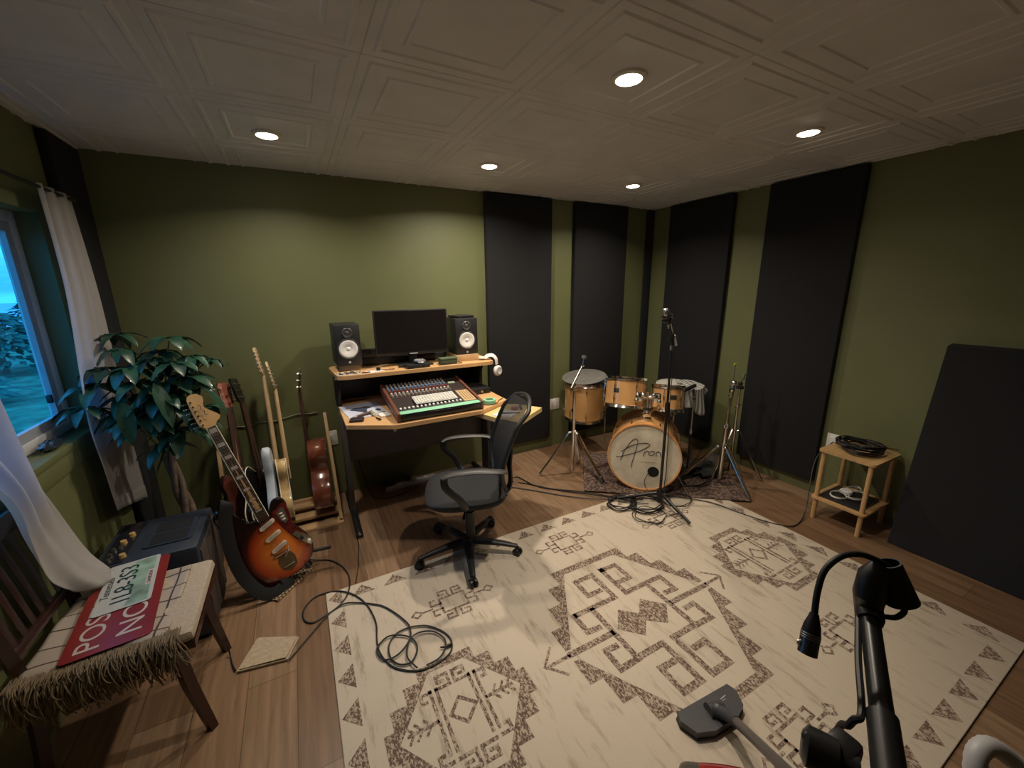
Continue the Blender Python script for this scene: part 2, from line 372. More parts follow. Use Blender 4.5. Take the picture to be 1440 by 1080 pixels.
def tree(x, y, h, r, label, s):
    R_ = random.Random(s); t = thing('garden_tree', label, 'tree', (x,y,-.45), group='garden trees beyond the window')
    MB().cyl((0,0,0),(0,0,h*.5), .12, .07).build('trunk', K['bark'], t)
    m = MB()
    for i in range(420):
        k = R_.random()**.7; a = R_.uniform(0,2*PI); rr = r*(1-k)**.7*R_.uniform(.55,1.05)+.08; c = Vector((rr*math.cos(a), rr*math.sin(a), h*.12+h*.88*k))
        d = Vector((math.cos(a), math.sin(a), -.35)).normalized(); s_ = d.cross(Vector((0,0,1))).normalized(); L = R_.uniform(.25,.5)
        m.add([c, c+d*L*.5+s_*L*.22, c+d*L, c+d*L*.5-s_*L*.22+Vector((0,0,.05))], [(0,1,2,3)])
    m.build('crown', mat('evergreen_foliage', (.03,.13,.10), .9, var=.5), t)
tree(-7, 15.5, 1.6, 1.1, 'dark evergreen outside the window, nearest tall one', 1)
tree(-6, 11.2, 1.0, .8, 'small dark shrub outside the window', 2)
tree(-9, 24, 2.2, 1.6, 'dark evergreen outside the window, farthest', 3)
tree(-6.5, 9.0, .7, .7, 'low shrub outside just past the sill', 4)
# ------------------------------------------------------------------ curtains
K['curtain'] = mat('white_cotton_curtain', (.62,.58,.55), .9, var=.05, vscale=30, bump=.3, bscale=400)
nn = K['curtain'].node_tree; tb = nn.nodes.new('ShaderNodeBsdfTranslucent'); tb.inputs[0].default_value = (.62,.66,.72,1)
ms = nn.nodes.new('ShaderNodeMixShader'); ms.inputs[0].default_value = .52; ou = [n for n in nn.nodes if n.type == 'OUTPUT_MATERIAL'][0]
nn.links.new(nn.nodes['Principled BSDF'].outputs[0], ms.inputs[1]); nn.links.new(tb.outputs[0], ms.inputs[2]); nn.links.new(ms.outputs[0], ou.inputs[0])
def lerp(a, b, t): return Vector(a)*(1-t)+Vector(b)*t
def pl(pts, t):
    n = len(pts)-1; k = min(int(t*n), n-1); return lerp(pts[k], pts[k+1], t*n-k)
rod = MB().cyl((XL+.075,1.0,2.09),(XL+.075,2.95,2.09), .008).ball((XL+.075,2.965,2.09), .016)
for y in (1.05,2.86): rod.cyl((XL,y,2.09),(XL+.075,y,2.09), .006)
tag(rod.build('curtain_rod', K['blackm']), 'thin black curtain rod above the window', 'curtain rod')
cu = thing('curtain', 'narrow white curtain hanging straight at the right side of the window', 'curtain', (XL+.07,2.8,.48))
Lp = cat_rom([(XL+.075,2.64,2.105),(XL+.07,2.645,1.67),(XL+.07,2.56,1.28),(XL+.07,2.515,1.02),(XL+.08,2.52,.80),(XL+.09,2.52,.575)], 6)
Rp = cat_rom([(XL+.075,2.94,2.105),(XL+.08,2.97,1.6),(XL+.075,2.965,1.13),(XL+.07,2.965,.80),(XL+.07,2.985,.425)], 6)
def cf(u, v):
    p = pl(Lp, v)*(1-u)+pl(Rp, v)*u; w_ = .010-.005*v
    return (p.x + w_*math.sin(u*19+1.2*math.sin(v*2.5))+.003*math.sin(u*41)*(1-v), p.y+.006*math.sin(u*33+v*3), p.z)
MB().grid(cf, 60, 40).build('cloth', K['curtain'], cu, world=True, solid=.0015)
hm = MB(); hm.grid(lambda u, v: (lambda a: (a[0]+.0022, a[1], a[2]))(cf(u, .945+.055*v)), 60, 3); hm.build('hem', K['curtain'], cu, world=True, solid=.0015)
# left curtain, its tail pulled over the chair back onto the seat
cl = thing('curtain', 'wide white curtain at the left whose tail is draped over the wooden chair', 'curtain', (XL+.07,1.7,.47))
Rp2 = cat_rom([(XL+.08,1.80,2.105),(XL+.075,1.95,1.7),(XL+.07,2.03,1.312),(XL+.07,2.055,.984),(XL+.075,2.10,.80),(XL+.12,2.10,.60),(-.82,2.077,.505)], 6)
Lp2 = cat_rom([(XL+.08,1.15,2.105),(XL+.09,1.30,1.7),(XL+.10,1.50,1.30),(XL+.12,1.74,1.02),(XL+.12,1.79,.82),(-.875,1.82,.66),(-.86,1.90,.545)], 6)
def cf2(u, v):
    p = pl(Lp2, v)*(1-u)+pl(Rp2, v)*u; k = math.sin(PI*min(1, max(0,u)))
    bulge = .0 + .05*k*max(0, v-.7)/.3
    return (p.x + (.030*(1-v)+.016)*math.sin(u*17+v*3)*(1-.7*v)+bulge, p.y+.01*math.sin(u*23+v*4)*(1-v), p.z-.028*k*max(0,(v-.8)/.2)+.006*math.sin(u*12+v*9)*v)
MB().grid(cf2, 64, 50).build('cloth', K['curtain'], cl, world=True, solid=.0015)
# ------------------------------------------------------------------ the patterned rug
def speck(name, c1, c2, lo, hi, sc, stretch=(1,1,1), bump=.5):
    m = mat(name, c1, .95, bump=bump, bscale=260); n = m.node_tree.nodes; l = m.node_tree.links
    t = n.new('ShaderNodeTexCoord'); mp = n.new('ShaderNodeMapping'); mp.inputs['Scale'].default_value = stretch; l.new(t.outputs['Object'], mp.inputs[0])
    z = n.new('ShaderNodeTexNoise'); z.inputs['Scale'].default_value = sc; z.inputs['Detail'].default_value = 3; z.inputs['Roughness'].default_value = .7; l.new(mp.outputs[0], z.inputs[0])
    r = n.new('ShaderNodeValToRGB'); l.new(z.outputs[0], r.inputs[0]); e = r.color_ramp.elements
    e[0].position = lo; e[0].color = (*c2,1); e[1].position = hi; e[1].color = (*c1,1)
    l.new(r.outputs[0], n['Principled BSDF'].inputs['Base Color']); return m
K['rug'] = speck('cream_wool_rug', (.54,.46,.36), (.38,.31,.23), .30, .46, 26, (1,.18,1))
K['rugp'] = speck('brown_rug_pattern', (.42,.34,.26), (.115,.070,.050), .47, .56, 150, (1,.55,1))
rg = MB(); RX0, RX1, RY0, RY1 = -.042, 2.795, .215, 2.135
rg.bx(RX0, RX1, RY0, RY1, .0005, .009, bev=.003, mi=0)
PZ = .0100
def poly(pts, dz=0): rg.add([(a, b, PZ+dz) for a, b in pts], [tuple(range(len(pts)))], 1)
def seg(pts, w, c=(0,0), sx=1, sy=1, dz=0):
    for k in range(len(pts)-1):
        a = Vector((c[0]+sx*pts[k][0], c[1]+sy*pts[k][1])); b = Vector((c[0]+sx*pts[k+1][0], c[1]+sy*pts[k+1][1]))
        d = (b-a).normalized(); n = Vector((-d.y, d.x))*w/2; a = a-d*w/2; b = b+d*w/2
        poly([a+n, a-n, b-n, b+n], dz+.00003*k)
def band(inner, outer, c):
    # quarter lists, mirrored to four; teeth filled between the hexagon and the stepped outline
    def xin(y):   # hexagon edge x at height y
        (tx, ty), (wx, wy) = inner
        return wx + (tx-wx)*(abs(y)-wy)/(ty-wy)
    for sx in (1,-1):
        for sy in (1,-1):
            for (x_, ya, yb) in outer:       # a tooth: from outer x back to the hex edge
                q = [(xin(yb)-.004, yb), (x_, yb), (x_, ya), (xin(ya)-.004, ya)]
                q = [(c[0]+sx*a, c[1]+sy*b) for a, b in q]
                if len(q): poly(q)
            tx, ty = inner[0]
            top = outer[0][2]
            poly([(c[0], c[1]+sy*ty), (c[0], c[1]+sy*top), (c[0]+sx*outer[0][0], c[1]+sy*top), (c[0]+sx*(outer[0][0]), c[1]+sy*(ty)), (c[0]+sx*tx, c[1]+sy*ty)], -.00002)
cc = (1.375, 1.178)
band(((.19,.447),(.462,0)), [(.25,.392,.490),(.33,.275,.392),(.405,.15,.275),(.47,.03,.15)], cc)
W_ = .030
for (sx, sy) in ((1,1),):
    for P_ in ([(-.300,.174),(-.046,.174),(-.046,.365),(-.163,.365),(-.163,.250),(-.085,.250)], [(-.313,.174),(-.313,.066),(-.25,.060)],
        [(.03,.375),(.03,.170),(.288,.170),(.288,.062),(.225,.066)], [(.03,.370),(.132,.370),(.132,.248),(.06,.250)],
        [(-.205,.160),(-.205,-.150),(-.046,-.152),(-.046,-.357),(-.153,-.357),(-.153,-.238),(-.080,-.240)], [(-.205,-.155),(-.308,-.157),(-.308,-.056),(-.25,-.058)],
        [(.178,.160),(.178,-.152),(.024,-.154),(.024,-.360),(.140,-.360),(.140,-.236),(.066,-.238)], [(.178,-.157),(.288,-.160),(.288,-.058),(.228,-.060)],
        [(-.46,.006),(-.216,.004)], [(.2,.003),(.46,.000)]): seg(P_, W_, cc)
for sx in (-1, 1):
    seg([(.47*sx,.004),(.59*sx,.004)], .016, cc); seg([(.525*sx,.080),(.595*sx,.010),(.525*sx,-.065)], .012, cc, dz=.0001)
poly([(cc[0]+a, cc[1]+b) for a, b in [(-.176,.008),(-.091,.100),(-.012,.030),(-.012,-.015),(-.082,-.083)]]); poly([(cc[0]+a, cc[1]+b) for a, b in [(-.014,.030),(.064,.100),(.158,.006),(.070,-.084),(-.014,-.018)]])
for c in ((.398,1.178), (2.352,1.178)):
    band(((.085,.230),(.255,0)), [(.128,.208,.270),(.195,.137,.208),(.262,.058,.137),(.300,.0,.058)], c)
    w2 = .014
    for sx in (-1,1):
        seg([(sx*.072,.146),(sx*.072,-.112)], w2, c); seg([(sx*.098,.146),(sx*.098,-.112)], w2, c)
        for sy in (-1,1):
            seg([(sx*.098,.142*sy),(sx*.138,.142*sy),(sx*.138,.108*sy),(sx*.122,.108*sy)], w2, c)
            seg([(sx*.072,.142*sy),(sx*.012,.142*sy),(sx*.012,.196*sy),(sx*.060,.196*sy),(sx*.060,.168*sy),(sx*.036,.168*sy)], w2, c)
        seg([(sx*.105,.016),(sx*.215,.016)], w2, c)
        for q in (.13,.165,.195):
            seg([(sx*q,.016),(sx*(q+.022),.045)], .010, c, dz=.00005); seg([(sx*q,.016),(sx*(q+.022),-.013)], .010, c, dz=.00009)
    seg([(0,.070),(.056,.016),(0,-.038),(-.050,.016),(0,.070)], w2, c)
for c in ((.560,1.745),(1.375,1.868),(2.163,1.742),(2.156,.640),(.560,.612),(1.465,.50)):
    w3 = .012
    seg([(-.068,.050),(-.068,-.050),(.068,-.050),(.068,.050),(-.068,.050)], w3, c)
    for sx in (-1,1):
        for sy in (-1,1):
            seg([(sx*.014,sy*.050),(sx*.014,sy*.100),(sx*.060,sy*.100),(sx*.060,sy*.074),(sx*.036,sy*.074)], w3, c)
            seg([(sx*.068,sy*.018),(sx*.118,sy*.018),(sx*.118,sy*.052),(sx*.096,sy*.052)], w3, c)
        seg([(sx*.118,0),(sx*.17,0),(sx*.20,.022),(sx*.225,0),(sx*.20,-.022),(sx*.17,0)], .010, c)
y = RY1-.022
x = RX0+.185
while x < RX1-.12: poly([(x-.064, y-.072), (x+.064, y-.072), (x, y)]); x += .1735
x = RX0+.185
while x < RX1-.12: poly([(x+.064, RY0+.088), (x-.064, RY0+.088), (x, RY0+.018)]); x += .1735
yy = RY1-.06
while yy > RY0+.10:
    poly([(RX0+.078, yy-.064), (RX0+.078, yy+.064), (RX0+.010, yy)]); poly([(RX1-.100, yy+.064), (RX1-.100, yy-.064), (RX1-.028, yy)]); yy -= .1735
tag(rg.build('patterned_rug', [K['rug'], K['rugp']], sharp=60), 'large cream rug with brown geometric medallions on the plank floor', 'rug')
# drum rug, turned like the drum kit
K['drug'] = speck('dark_brown_mottled_rug', (.20,.13,.10), (.035,.022,.018), .42, .60, 45, (1,1,1))
t_ = Vector((1.002,-.752,0)).normalized(); n_ = Vector((-t_.y, t_.x, 0)); O_ = Vector((1.905,2.345,0))
MR = frame((O_.x, O_.y, .0115), t_, n_, (0,0,1))
d_ = MB(); d_.bx(0, 1.262, 0, .78, 0, .006, bev=.002)
o = d_.build('drum_rug', K['drug']); o.matrix_world = MR; tag(o, 'small dark brown mottled rug under the drum kit', 'rug')
# ------------------------------------------------------------------ studio desk
DZ = .82; SZ = 1.07
dk = thing('studio_desk', 'two-tier beech studio desk with black frame standing against the green back wall', 'desk', (.75,2.85,0))
top = [(.19,3.25),(.19,2.545),(.46,2.395),(1.045,2.405),(1.315,2.56),(1.315,3.25)]
MB().prism(top, DZ-.026, DZ).build('desktop', K['desk'], dk, world=True)
sh_ = [(.185,3.26),(.165,3.20),(.195,2.85),(.26,2.83),(1.28,2.815),(1.335,2.83),(1.362,2.93),(1.362,3.26)]
MB().prism(sh_, SZ-.026, SZ).build('top_shelf', K['desk'], dk, world=True)
MB().bx(.215, 1.29, 2.98, 3.0, .40, DZ-.03).build('modesty_panel', K['char'], dk, world=True)
MB().bx(.215, 1.29, 3.20, 3.22, DZ, SZ-.03).build('shelf_back', K['blackm'], dk, world=True)
for x in (.20, 1.30):
    lg = MB(); lg.bx(x-.018, x+.018, 2.86, 2.99, .05, DZ-.026, bev=.006); lg.build('leg', K['char'], dk, world=True)
    ft = MB(); pts = [(x,3.24,.035),(x,2.95,.05),(x,2.80,.045),(x,2.62,.028),(x,2.585,.014)]
    ft.tube(cat_rom(pts, 5), [(.024,.02)]*21, 10, flat=(1,0,0)); ft.build('foot', K['blackm'], dk, world=True)
    up_ = MB(); up_.bx(x-.015, x+.015, 3.0, 3.22, DZ, SZ-.026, bev=.004); up_.build('shelf_support', K['blackm'], dk, world=True)
    bk = MB(); bk.tube(cat_rom([(x-.01,2.92,SZ-.03),(x-.012,2.97,SZ-.09),(x-.01,3.02,DZ+.06),(x-.01,3.05,DZ+.0)],5), (.010), 8); bk.build('bracket', K['blackm'], dk, world=True)
for k, x in enumerate((.46,1.045)):
    MB().cyl((x,2.43,DZ-.05),(x,2.43,DZ-.026),.012).build('peg', K['steel'], dk, world=True)
# pull-out board
MB().prism([(1.02,2.50),(1.09,2.31),(1.175,2.135),(1.487,2.341),(1.36,2.52),(1.20,2.60)], DZ-.062, DZ-.030).build('pull_out_board', K['ply'], dk, world=True, label='yellowish pull-out board')
# second board edge beside it is part of the desktop wing
# loudspeakers -------------------------------------------------------------
def speaker(label, x, y, z, rz, w=.170, h=.285, d=.222):
    t = thing('studio_monitor_speaker', label, 'speaker', group='studio monitor speakers', M=TR(x,y,z,rz))
    MB().bx(-w/2, w/2, 0, d, 0, h, bev=.008).build('cabinet', K['black'], t)
    F = (0,-1,0)
    MB().lathe([(.062,.0),(.066,.004),(.071,.004),(.073,.0)], (0,-.001,h*.40), F, 40).build('woofer_surround', mat('dark_grey_ring',(.06,.06,.06),.35), t)
    MB().lathe([(.0,.004),(.012,.002),(.016,-.001),(.018,.0),(.050,.003),(.056,.004),(.062,.001)], (0,-.002,h*.40), F, 40).build('woofer_cone', mat('white_speaker_cone',(.80,.79,.76),.45), t)
    MB().lathe([(.0,.006),(.012,.003),(.016,.0),(.030,.004),(.034,.002),(.036,-.001)], (0,-.0015,h*.79), F, 32).build('tweeter', mat('tweeter_grey',(.05,.05,.05),.3), t)
    lg = MB().lathe([(.0,.002),(.008,.002),(.008,0)], (0,-.001,h*.07), F, 20)
    lg.build('emblem', mat('grey_emblem',(.45,.45,.45),.4), t)
    return t
speaker('left black studio monitor speaker with white cone on the desk shelf', .296, 2.985, SZ+.046, math.radians(2))
MB_pad = MB().bx(.225, .365, 3.00, 3.20, SZ, SZ+.045, bev=.003); tag(MB_pad.build('speaker_pad', mat('brown_foam_pad',(.16,.12,.08),.9)), 'small brown pad under the left speaker', 'speaker pad')
speaker('right black studio monitor speaker with white cone on a pale wood block', 1.165, 2.94, SZ+.052, math.radians(-2), w=.185)
tag(MB().box((1.165,3.045,SZ+.026), (.185,.23,.052), rz=math.radians(-2), bev=.003).build('wood_block', K['pine']), 'pale wooden block under the right speaker', 'wood block')
tag(MB().box((1.16,3.04,SZ+.052+.285+.010), (.15,.15,.018), rz=math.radians(12), bev=.005).build('black_case', K['black']), 'flat black case lying on top of the right speaker', 'case')
# monitor
mo = thing('computer_monitor', 'wide black computer monitor switched off on the desk shelf', 'monitor', M=TR(.752,2.99,SZ,math.radians(-2)))
MB().bx(-.272,.272,0,.035,.085,.415,bev=.006).build('bezel', K['black'], mo)
MB().bx(-.262,.262,-.0015,.0005,.105,.407).build('screen', K['screen'], mo)
ms_ = MB(); ms_.bx(-.03,.03,.03,.06,.01,.20,bev=.004); ms_.build('neck', K['black'], mo)
MB().prism([(-.13,-.06),(.13,-.06),(.10,.11),(-.10,.11)], 0, .012).build('stand_base', K['black'], mo)
MB().bx(-.03,.03,-.003,0,.088,.094).build('emblem', mat('silver_mark',(.6,.6,.6),.3), mo)
tag(MB().bx(.40,1.06,3.13,3.20,SZ,SZ+.06,bev=.01).build('soundbar', K['black']), 'long low black soundbar on the shelf behind the monitor', 'soundbar')
tag(MB().bx(.38,.60,3.135,3.195,SZ+.061,SZ+.125,bev=.006).build('black_box', K['black']), 'small black box stacked on the soundbar beside the left speaker', 'box')
# clear tray of small parts
tr_ = thing('parts_tray', 'clear tray of small picks and parts at the left end of the desk shelf', 'tray', (.27,2.885,SZ))
MB().bx(-.075,.085,-.035,.06,0,.004,bev=.001).build('tray_base', mat('clear_tray',(.55,.52,.45),.2), tr_)
R_ = random.Random(5)
tm = MB(); cols = [mat('part_brown',(.12,.05,.03),.4), mat('part_cream',(.65,.60,.45),.4), mat('part_dark',(.03,.03,.03),.4)]
for i in range(26):
    o = MB().box((R_.uniform(-.068,.078), R_.uniform(-.03,.05), .007+R_.uniform(0,.004)), (R_.uniform(.008,.02),R_.uniform(.004,.01),R_.uniform(.003,.008)), rz=R_.uniform(0,3), bev=.001).build('small_part', cols[i%3], tr_)
def simple(name, mb, m, label, cat, **k): return tag(mb.build(name, m, **k), label, cat)
simple('pen', MB().cyl((.352,2.868,SZ+.005),(.408,2.872,SZ+.005),.0045), mat('dark_red_pen',(.09,.03,.02),.4), 'short dark pen on the shelf in front of the left speaker', 'pen')
simple('note_sheet', MB().box((.445,2.90,SZ+.001),(.12,.07,.0012),rz=.15), K['paper'], 'white note sheet on the shelf between tray and monitor', 'paper')
wc_ = thing('webcam', 'small black webcam standing on the white note sheet', 'webcam', (.47,2.905,SZ+.002))
MB().box((0,0,.012),(.028,.022,.022),bev=.004).build('body', K['black'], wc_)
MB().cyl((0,-.011,.013),(0,-.013,.013),.006).build('lens', K['screen'], wc_)
MB().tube(cat_rom([(.014,0,.004),(.05,-.01,.0035),(.09,-.03,.0035),(.11,.0,.0035),(.08,.03,.0035)],6),.0018,6).build('cord', K['cable'], wc_)
bi = thing('interface_box', 'black interface box with crumpled silver foil on top, in front of the monitor', 'interface box', M=TR(.745,2.89,SZ,.05))
MB().bx(-.085,.085,-.045,.045,0,.028,bev=.004).build('housing', K['black'], bi)
for i in range(3): MB().cyl((-.05+.04*i,-.045,.014),(-.05+.04*i,-.052,.014),.006).build('knob', K['blackm'], bi)
def crumple(c, r, n, seed, sc=(1,1,.35)):
    R_ = random.Random(seed); m = MB(); m.ball(c, r, n, sc=sc)
    m.v = [Vector(c)+(v-Vector(c))*R_.uniform(.7,1.25) for v in m.v]; return m
simple('foil', crumple((.765,2.89,SZ+.046),.042,12,3), mat('crumpled_silver_foil',(.6,.6,.62),.3,.7), 'crumpled silver foil lying on the black interface box', 'foil', sharp=10)
gb = thing('green_box', 'small olive-green lidded box on the shelf beside the right speaker', 'box', M=TR(.985,2.90,SZ,.03))
MB().bx(-.065,.065,-.035,.035,0,.038,bev=.003).build('base', mat('olive_green_box',(.05,.075,.04),.6), gb)
MB().bx(-.067,.067,-.037,.037,.038,.050,bev=.003).build('lid', mat('green_box_lid',(.085,.12,.065),.6), gb)
simple('shelf_cable', MB().tube(cat_rom([(1.06,2.93,SZ+.004),(1.09,2.87,SZ+.004),(1.045,2.85,SZ+.004),(1.0,2.862,SZ+.004),(.90,2.85,SZ+.004)],6),.002,6), K['cable'], 'thin dark cable lying in front of the green box', 'cable')
# headphones hanging from the shelf end
hp = thing('headphones', 'white headphones hanging over the right end of the desk shelf', 'headphones', (1.37,2.89,SZ))
MB().tube(cat_rom([(-.070,.02,.012),(-.045,.015,.032),(-.01,.0,.034),(.016,-.01,.005),(.022,-.012,-.040)],7), [(.007,.021)]*29, 10, flat=(1,0,.3)).build('headband', K['white'], hp)
MB().lathe([(0,.018),(.034,.018),(.043,.008),(.043,-.006),(.0,-.006)], (.026,-.016,-.092), (.35,-.94,.05), 28).build('ear_cup', K['white'], hp)
MB().ring((.032,-.034,-.092), .027, .005, (.35,-.94,.05)).build('ear_cushion', mat('pale_grey_cushion',(.45,.45,.44),.7), hp)
MB().lathe([(0,.012),(.026,.012),(.032,.006),(.032,-.004),(.0,-.004)], (-.085,.03,.014), (.1,.1,1), 28).build('ear_cup', K['white'], hp)
# mixing console --------------------------------------------------------------
MXT = math.atan2(.085, .50)
Mm = frame((.478,2.425,DZ+.006), (.99989,.0147,0), Vector((-.0147,.99989,0))*math.cos(MXT)+Vector((0,0,math.sin(MXT))), Vector((.0147,-.99989,0))*math.sin(MXT)+Vector((0,0,math.cos(MXT))))
mxr = thing('mixing_console', 'large mixing console with wooden side cheeks and mint green front edge on the desk', 'mixer', M=Mm)
MW, MD = .59, .505
K['mxbody'] = mat('dark_mixer_panel', (.030,.022,.020), .45)
MB().bx(.02, MW-.02, .012, MD, -.0, .045, bev=.003).build('chassis', K['mxbody'], mxr)
MB().bx(.02, MW-.02, -.002, .012, .0, .040, bev=.003).build('front_rail', K['blackm'], mxr)
MB().bx(.022, MW-.022, .002, .045, .0455, .050, bev=.002).build('front_strip', K['mint'], mxr, label='mint green strip of tape')
for x in (0, MW-.02): MB().bx(x, x+.02, -.004, MD+.004, -.004, .056, bev=.004).build('side_cheek', mat('cherry_cheek',(.14,.05,.03),.4), mxr)
MB().bx(.475, .562, .06, .245, .0455, .0475).build('master_plate', mat('beige_master_plate',(.50,.34,.18),.5), mxr)
MB().bx(.478, .53, .385, .42, .0455, .049).build('display', mat('lcd_green',(.30,.36,.26),.3), mxr)
for i in range(4): MB().bx(.492+i*.018,.495+i*.018,.08,.225,.0475,.049).build('fader_slot', K['black'], mxr)
MB().bx(.13,.44,.425,.43,.0455,.047).build('label_strip', mat('white_legend',(.65,.65,.65),.6), mxr)
kn = [MB().cyl((0,0,0),(0,0,.014),.0085,.0065,10).build('knob', m_) for m_ in (mat('knob_white',(.62,.60,.56),.4), mat('knob_blue',(.18,.30,.48),.4), mat('knob_grey',(.30,.24,.21),.4), mat('knob_red',(.28,.06,.04),.4))]
for k in kn: k.hide_render = False
for c in range(16):
    for r in range(6):
        src = kn[[2,0,1,3,0,2][r]]; o = src.copy(); C.objects.link(o); o.parent = mxr
        o.location = (.040+c*.0272, [.478,.440,.400,.358,.318,.276][r], .045)
for k in kn: bpy.data.objects.remove(k)
fd = MB().bx(-.006,.006,-.010,.010,0,.012,bev=.002).build('fader', mat('fader_cap',(.72,.72,.70),.4), mxr)
fl_ = MB().bx(-.0012,.0012,-.055,.055,0,.0008).build('fader_slot', K['black'], mxr)
for c in range(16):
    f = fd if c == 0 else fd.copy(); s_ = fl_ if c == 0 else fl_.copy()
    if c: C.objects.link(f); C.objects.link(s_)
    f.location = (.040+c*.0272, .072, .0455); s_.location = (.040+c*.0272, .12, .0455)
# keyboard lying on the mixer
Kb = Mm @ TR(.292, .135, .0575, .0)
kb = thing('keyboard', 'white computer keyboard lying across the mixing console', 'keyboard', M=Kb)
MB().bx(-.145,.145,-.045,.075,0,.008,bev=.003).build('case', K['white'], kb)
ky = MB().bx(-.0075,.0075,-.0075,.0075,0,.005,bev=.0015).build('key', mat('light_key',(.62,.62,.58),.5), kb)
for r in range(6):
    for c in range(15):
        k = ky if r == c == 0 else ky.copy()
        if not (r == c == 0): C.objects.link(k)
        k.location = (-.133+c*.019, -.034+r*.0185, .008)
# left wing of the desktop
ps = MB().box((.335,2.86,DZ+.0035),(.26,.33,.007),rz=-.22)
ps = thing('drawing_sheet', 'pale sheet with a dark blue animal drawing on the left desk wing', 'paper', M=TR(.34,2.80,DZ,.12))
MB().bx(-.13,.12,-.15,.20,0,.004).build('sheet', mat('lilac_white_paper',(.52,.54,.66),.8), ps)
dm = MB(); dm.add([(x,y,.0048) for x,y in [(-.09,.06),(-.05,.10),(-.01,.085),(.03,.10),(.07,.05),(.02,.03),(.005,-.04),(-.01,-.07),(-.03,-.02),(-.06,.02)]],[tuple(range(10))])
dm.add([(x,y,.0048) for x,y in [(.06,-.02),(.085,.0),(.10,-.04),(.08,-.07),(.065,-.05)]],[tuple(range(5))]); dm.build('drawing', mat('dark_blue_ink',(.035,.045,.085),.7), ps)
bh = thing('brush', 'dark handled brush lying on the drawing sheet', 'brush', (.30,2.67,DZ))
MB().cyl((-.035,-.018,.015),(.07,.035,.016),.008,.010).build('handle', mat('brush_handle',(.09,.045,.035),.4), bh)
MB().cyl((-.035,-.018,.015),(-.055,-.028,.015),.010,.006).build('bristles', mat('bristles',(.5,.45,.38),.9), bh)
simple('wallet', MB().box((.262,2.60,DZ+.009),(.085,.065,.017),rz=-.25,bev=.006), mat('black_leather',(.02,.012,.014),.6), 'black folded wallet at the left front corner of the desk', 'wallet')
cm2 = thing('small_bottle', 'small yellow-green bottle lying beside the white calculator', 'bottle', (.375,2.66,DZ))
MB().cyl((-.005,.035,.012),(.0,-.008,.012),.012).build('bottle_body', mat('yellow_green_glass',(.35,.40,.20),.3), cm2)
MB().cyl((.0,-.008,.012),(.002,-.024,.012),.007).build('cap', K['cream'], cm2)
simple('screwdriver', MB().cyl((.378,2.60,DZ+.006),(.395,2.535,DZ+.006),.004,.007), K['black'], 'small black screwdriver near the front edge of the left desk wing', 'screwdriver')
ca = thing('calculator', 'small white calculator beside the left cheek of the mixing console', 'calculator', M=TR(.435,2.645,DZ,.10))
MB().bx(-.034,.034,-.055,.058,0,.012,bev=.004).build('case', K['white'], ca)
MB().bx(-.026,.026,.030,.046,.0121,.0128).build('display', mat('grey_lcd',(.10,.10,.10),.3), ca)
simple('desk_cable', MB().tube(cat_rom([(.195,2.98,DZ+.003),(.22,3.05,DZ+.003),(.30,3.10,DZ+.003),(.40,3.12,DZ+.003)],6),.0025,6), K['cable'], 'thin black cable at the back of the left desk wing', 'cable')
# right wing
ai = thing('audio_interface', 'black rack audio interface behind the right side of the mixing console', 'audio interface', M=TR(1.19,2.88,DZ,.02))
MB().bx(-.105,.105,-.08,.12,0,.045,bev=.004).build('housing', K['black'], ai)
for i in range(5): MB().cyl((-.08+.035*i,-.08,.022),(-.08+.035*i,-.092,.022),.008).build('knob', K['steel'] if i%2 else K['blackm'], ai)
simple('cable_tangle', MB().tube(cat_rom([(1.08,2.95,DZ+.05),(1.10,2.90,DZ+.055),(1.16,2.93,DZ+.052),(1.22,2.87,DZ+.052),(1.14,2.84,DZ+.05),(1.12,2.92,DZ+.058),(1.20,2.95,DZ+.06),(1.26,2.90,DZ+.05),(1.29,3.0,DZ+.02)],6),.003,6), K['cable'], 'tangled black cable on top of the audio interface', 'cable')
mt = MB(); mt.lathe([(.030,0),(.045,0),(.047,.002),(.047,.026),(.045,.028),(.030,.028)], (1.165,2.545,DZ), closed=True, seg=36); simple('masking_tape', mt, K['mint'], 'roll of mint green masking tape on the right desk wing', 'tape roll')
simple('mixer_cable', MB().tube(cat_rom([(1.075,2.80,DZ+.004),(1.08,2.66,DZ+.004),(1.09,2.55,DZ+.004),(1.13,2.49,DZ+.004),(1.20,2.50,DZ+.004),(1.25,2.56,DZ+.004),(1.30,2.60,DZ+.004)],6),.003,6), K['cable'], 'black cable curving around the masking tape on the desk', 'cable')
BZ = DZ-.030
pp = MB().box((1.195,2.335,BZ+.002),(.15,.13,.004),rz=.55); simple('notepad', pp, K['paper'], 'white notepad lying on the yellow pull-out board', 'notepad')
simple('pencil', MB().cyl((1.14,2.355,BZ+.009),(1.28,2.29,BZ+.009),.004), K['black'], 'black pencil lying on the white notepad', 'pencil')
simple('eraser', MB().box((1.29,2.39,BZ+.014),(.045,.035,.028),rz=.4,bev=.005), mat('dusty_pink',(.50,.22,.18),.6), 'pinkish block on the pull-out board seen through the chair back', 'block')
simple('marker', MB().cyl((1.325,2.36,BZ+.012),(1.35,2.42,BZ+.012),.010), mat('dark_blue_marker',(.02,.03,.08),.35), 'short dark blue marker on the pull-out board', 'marker')
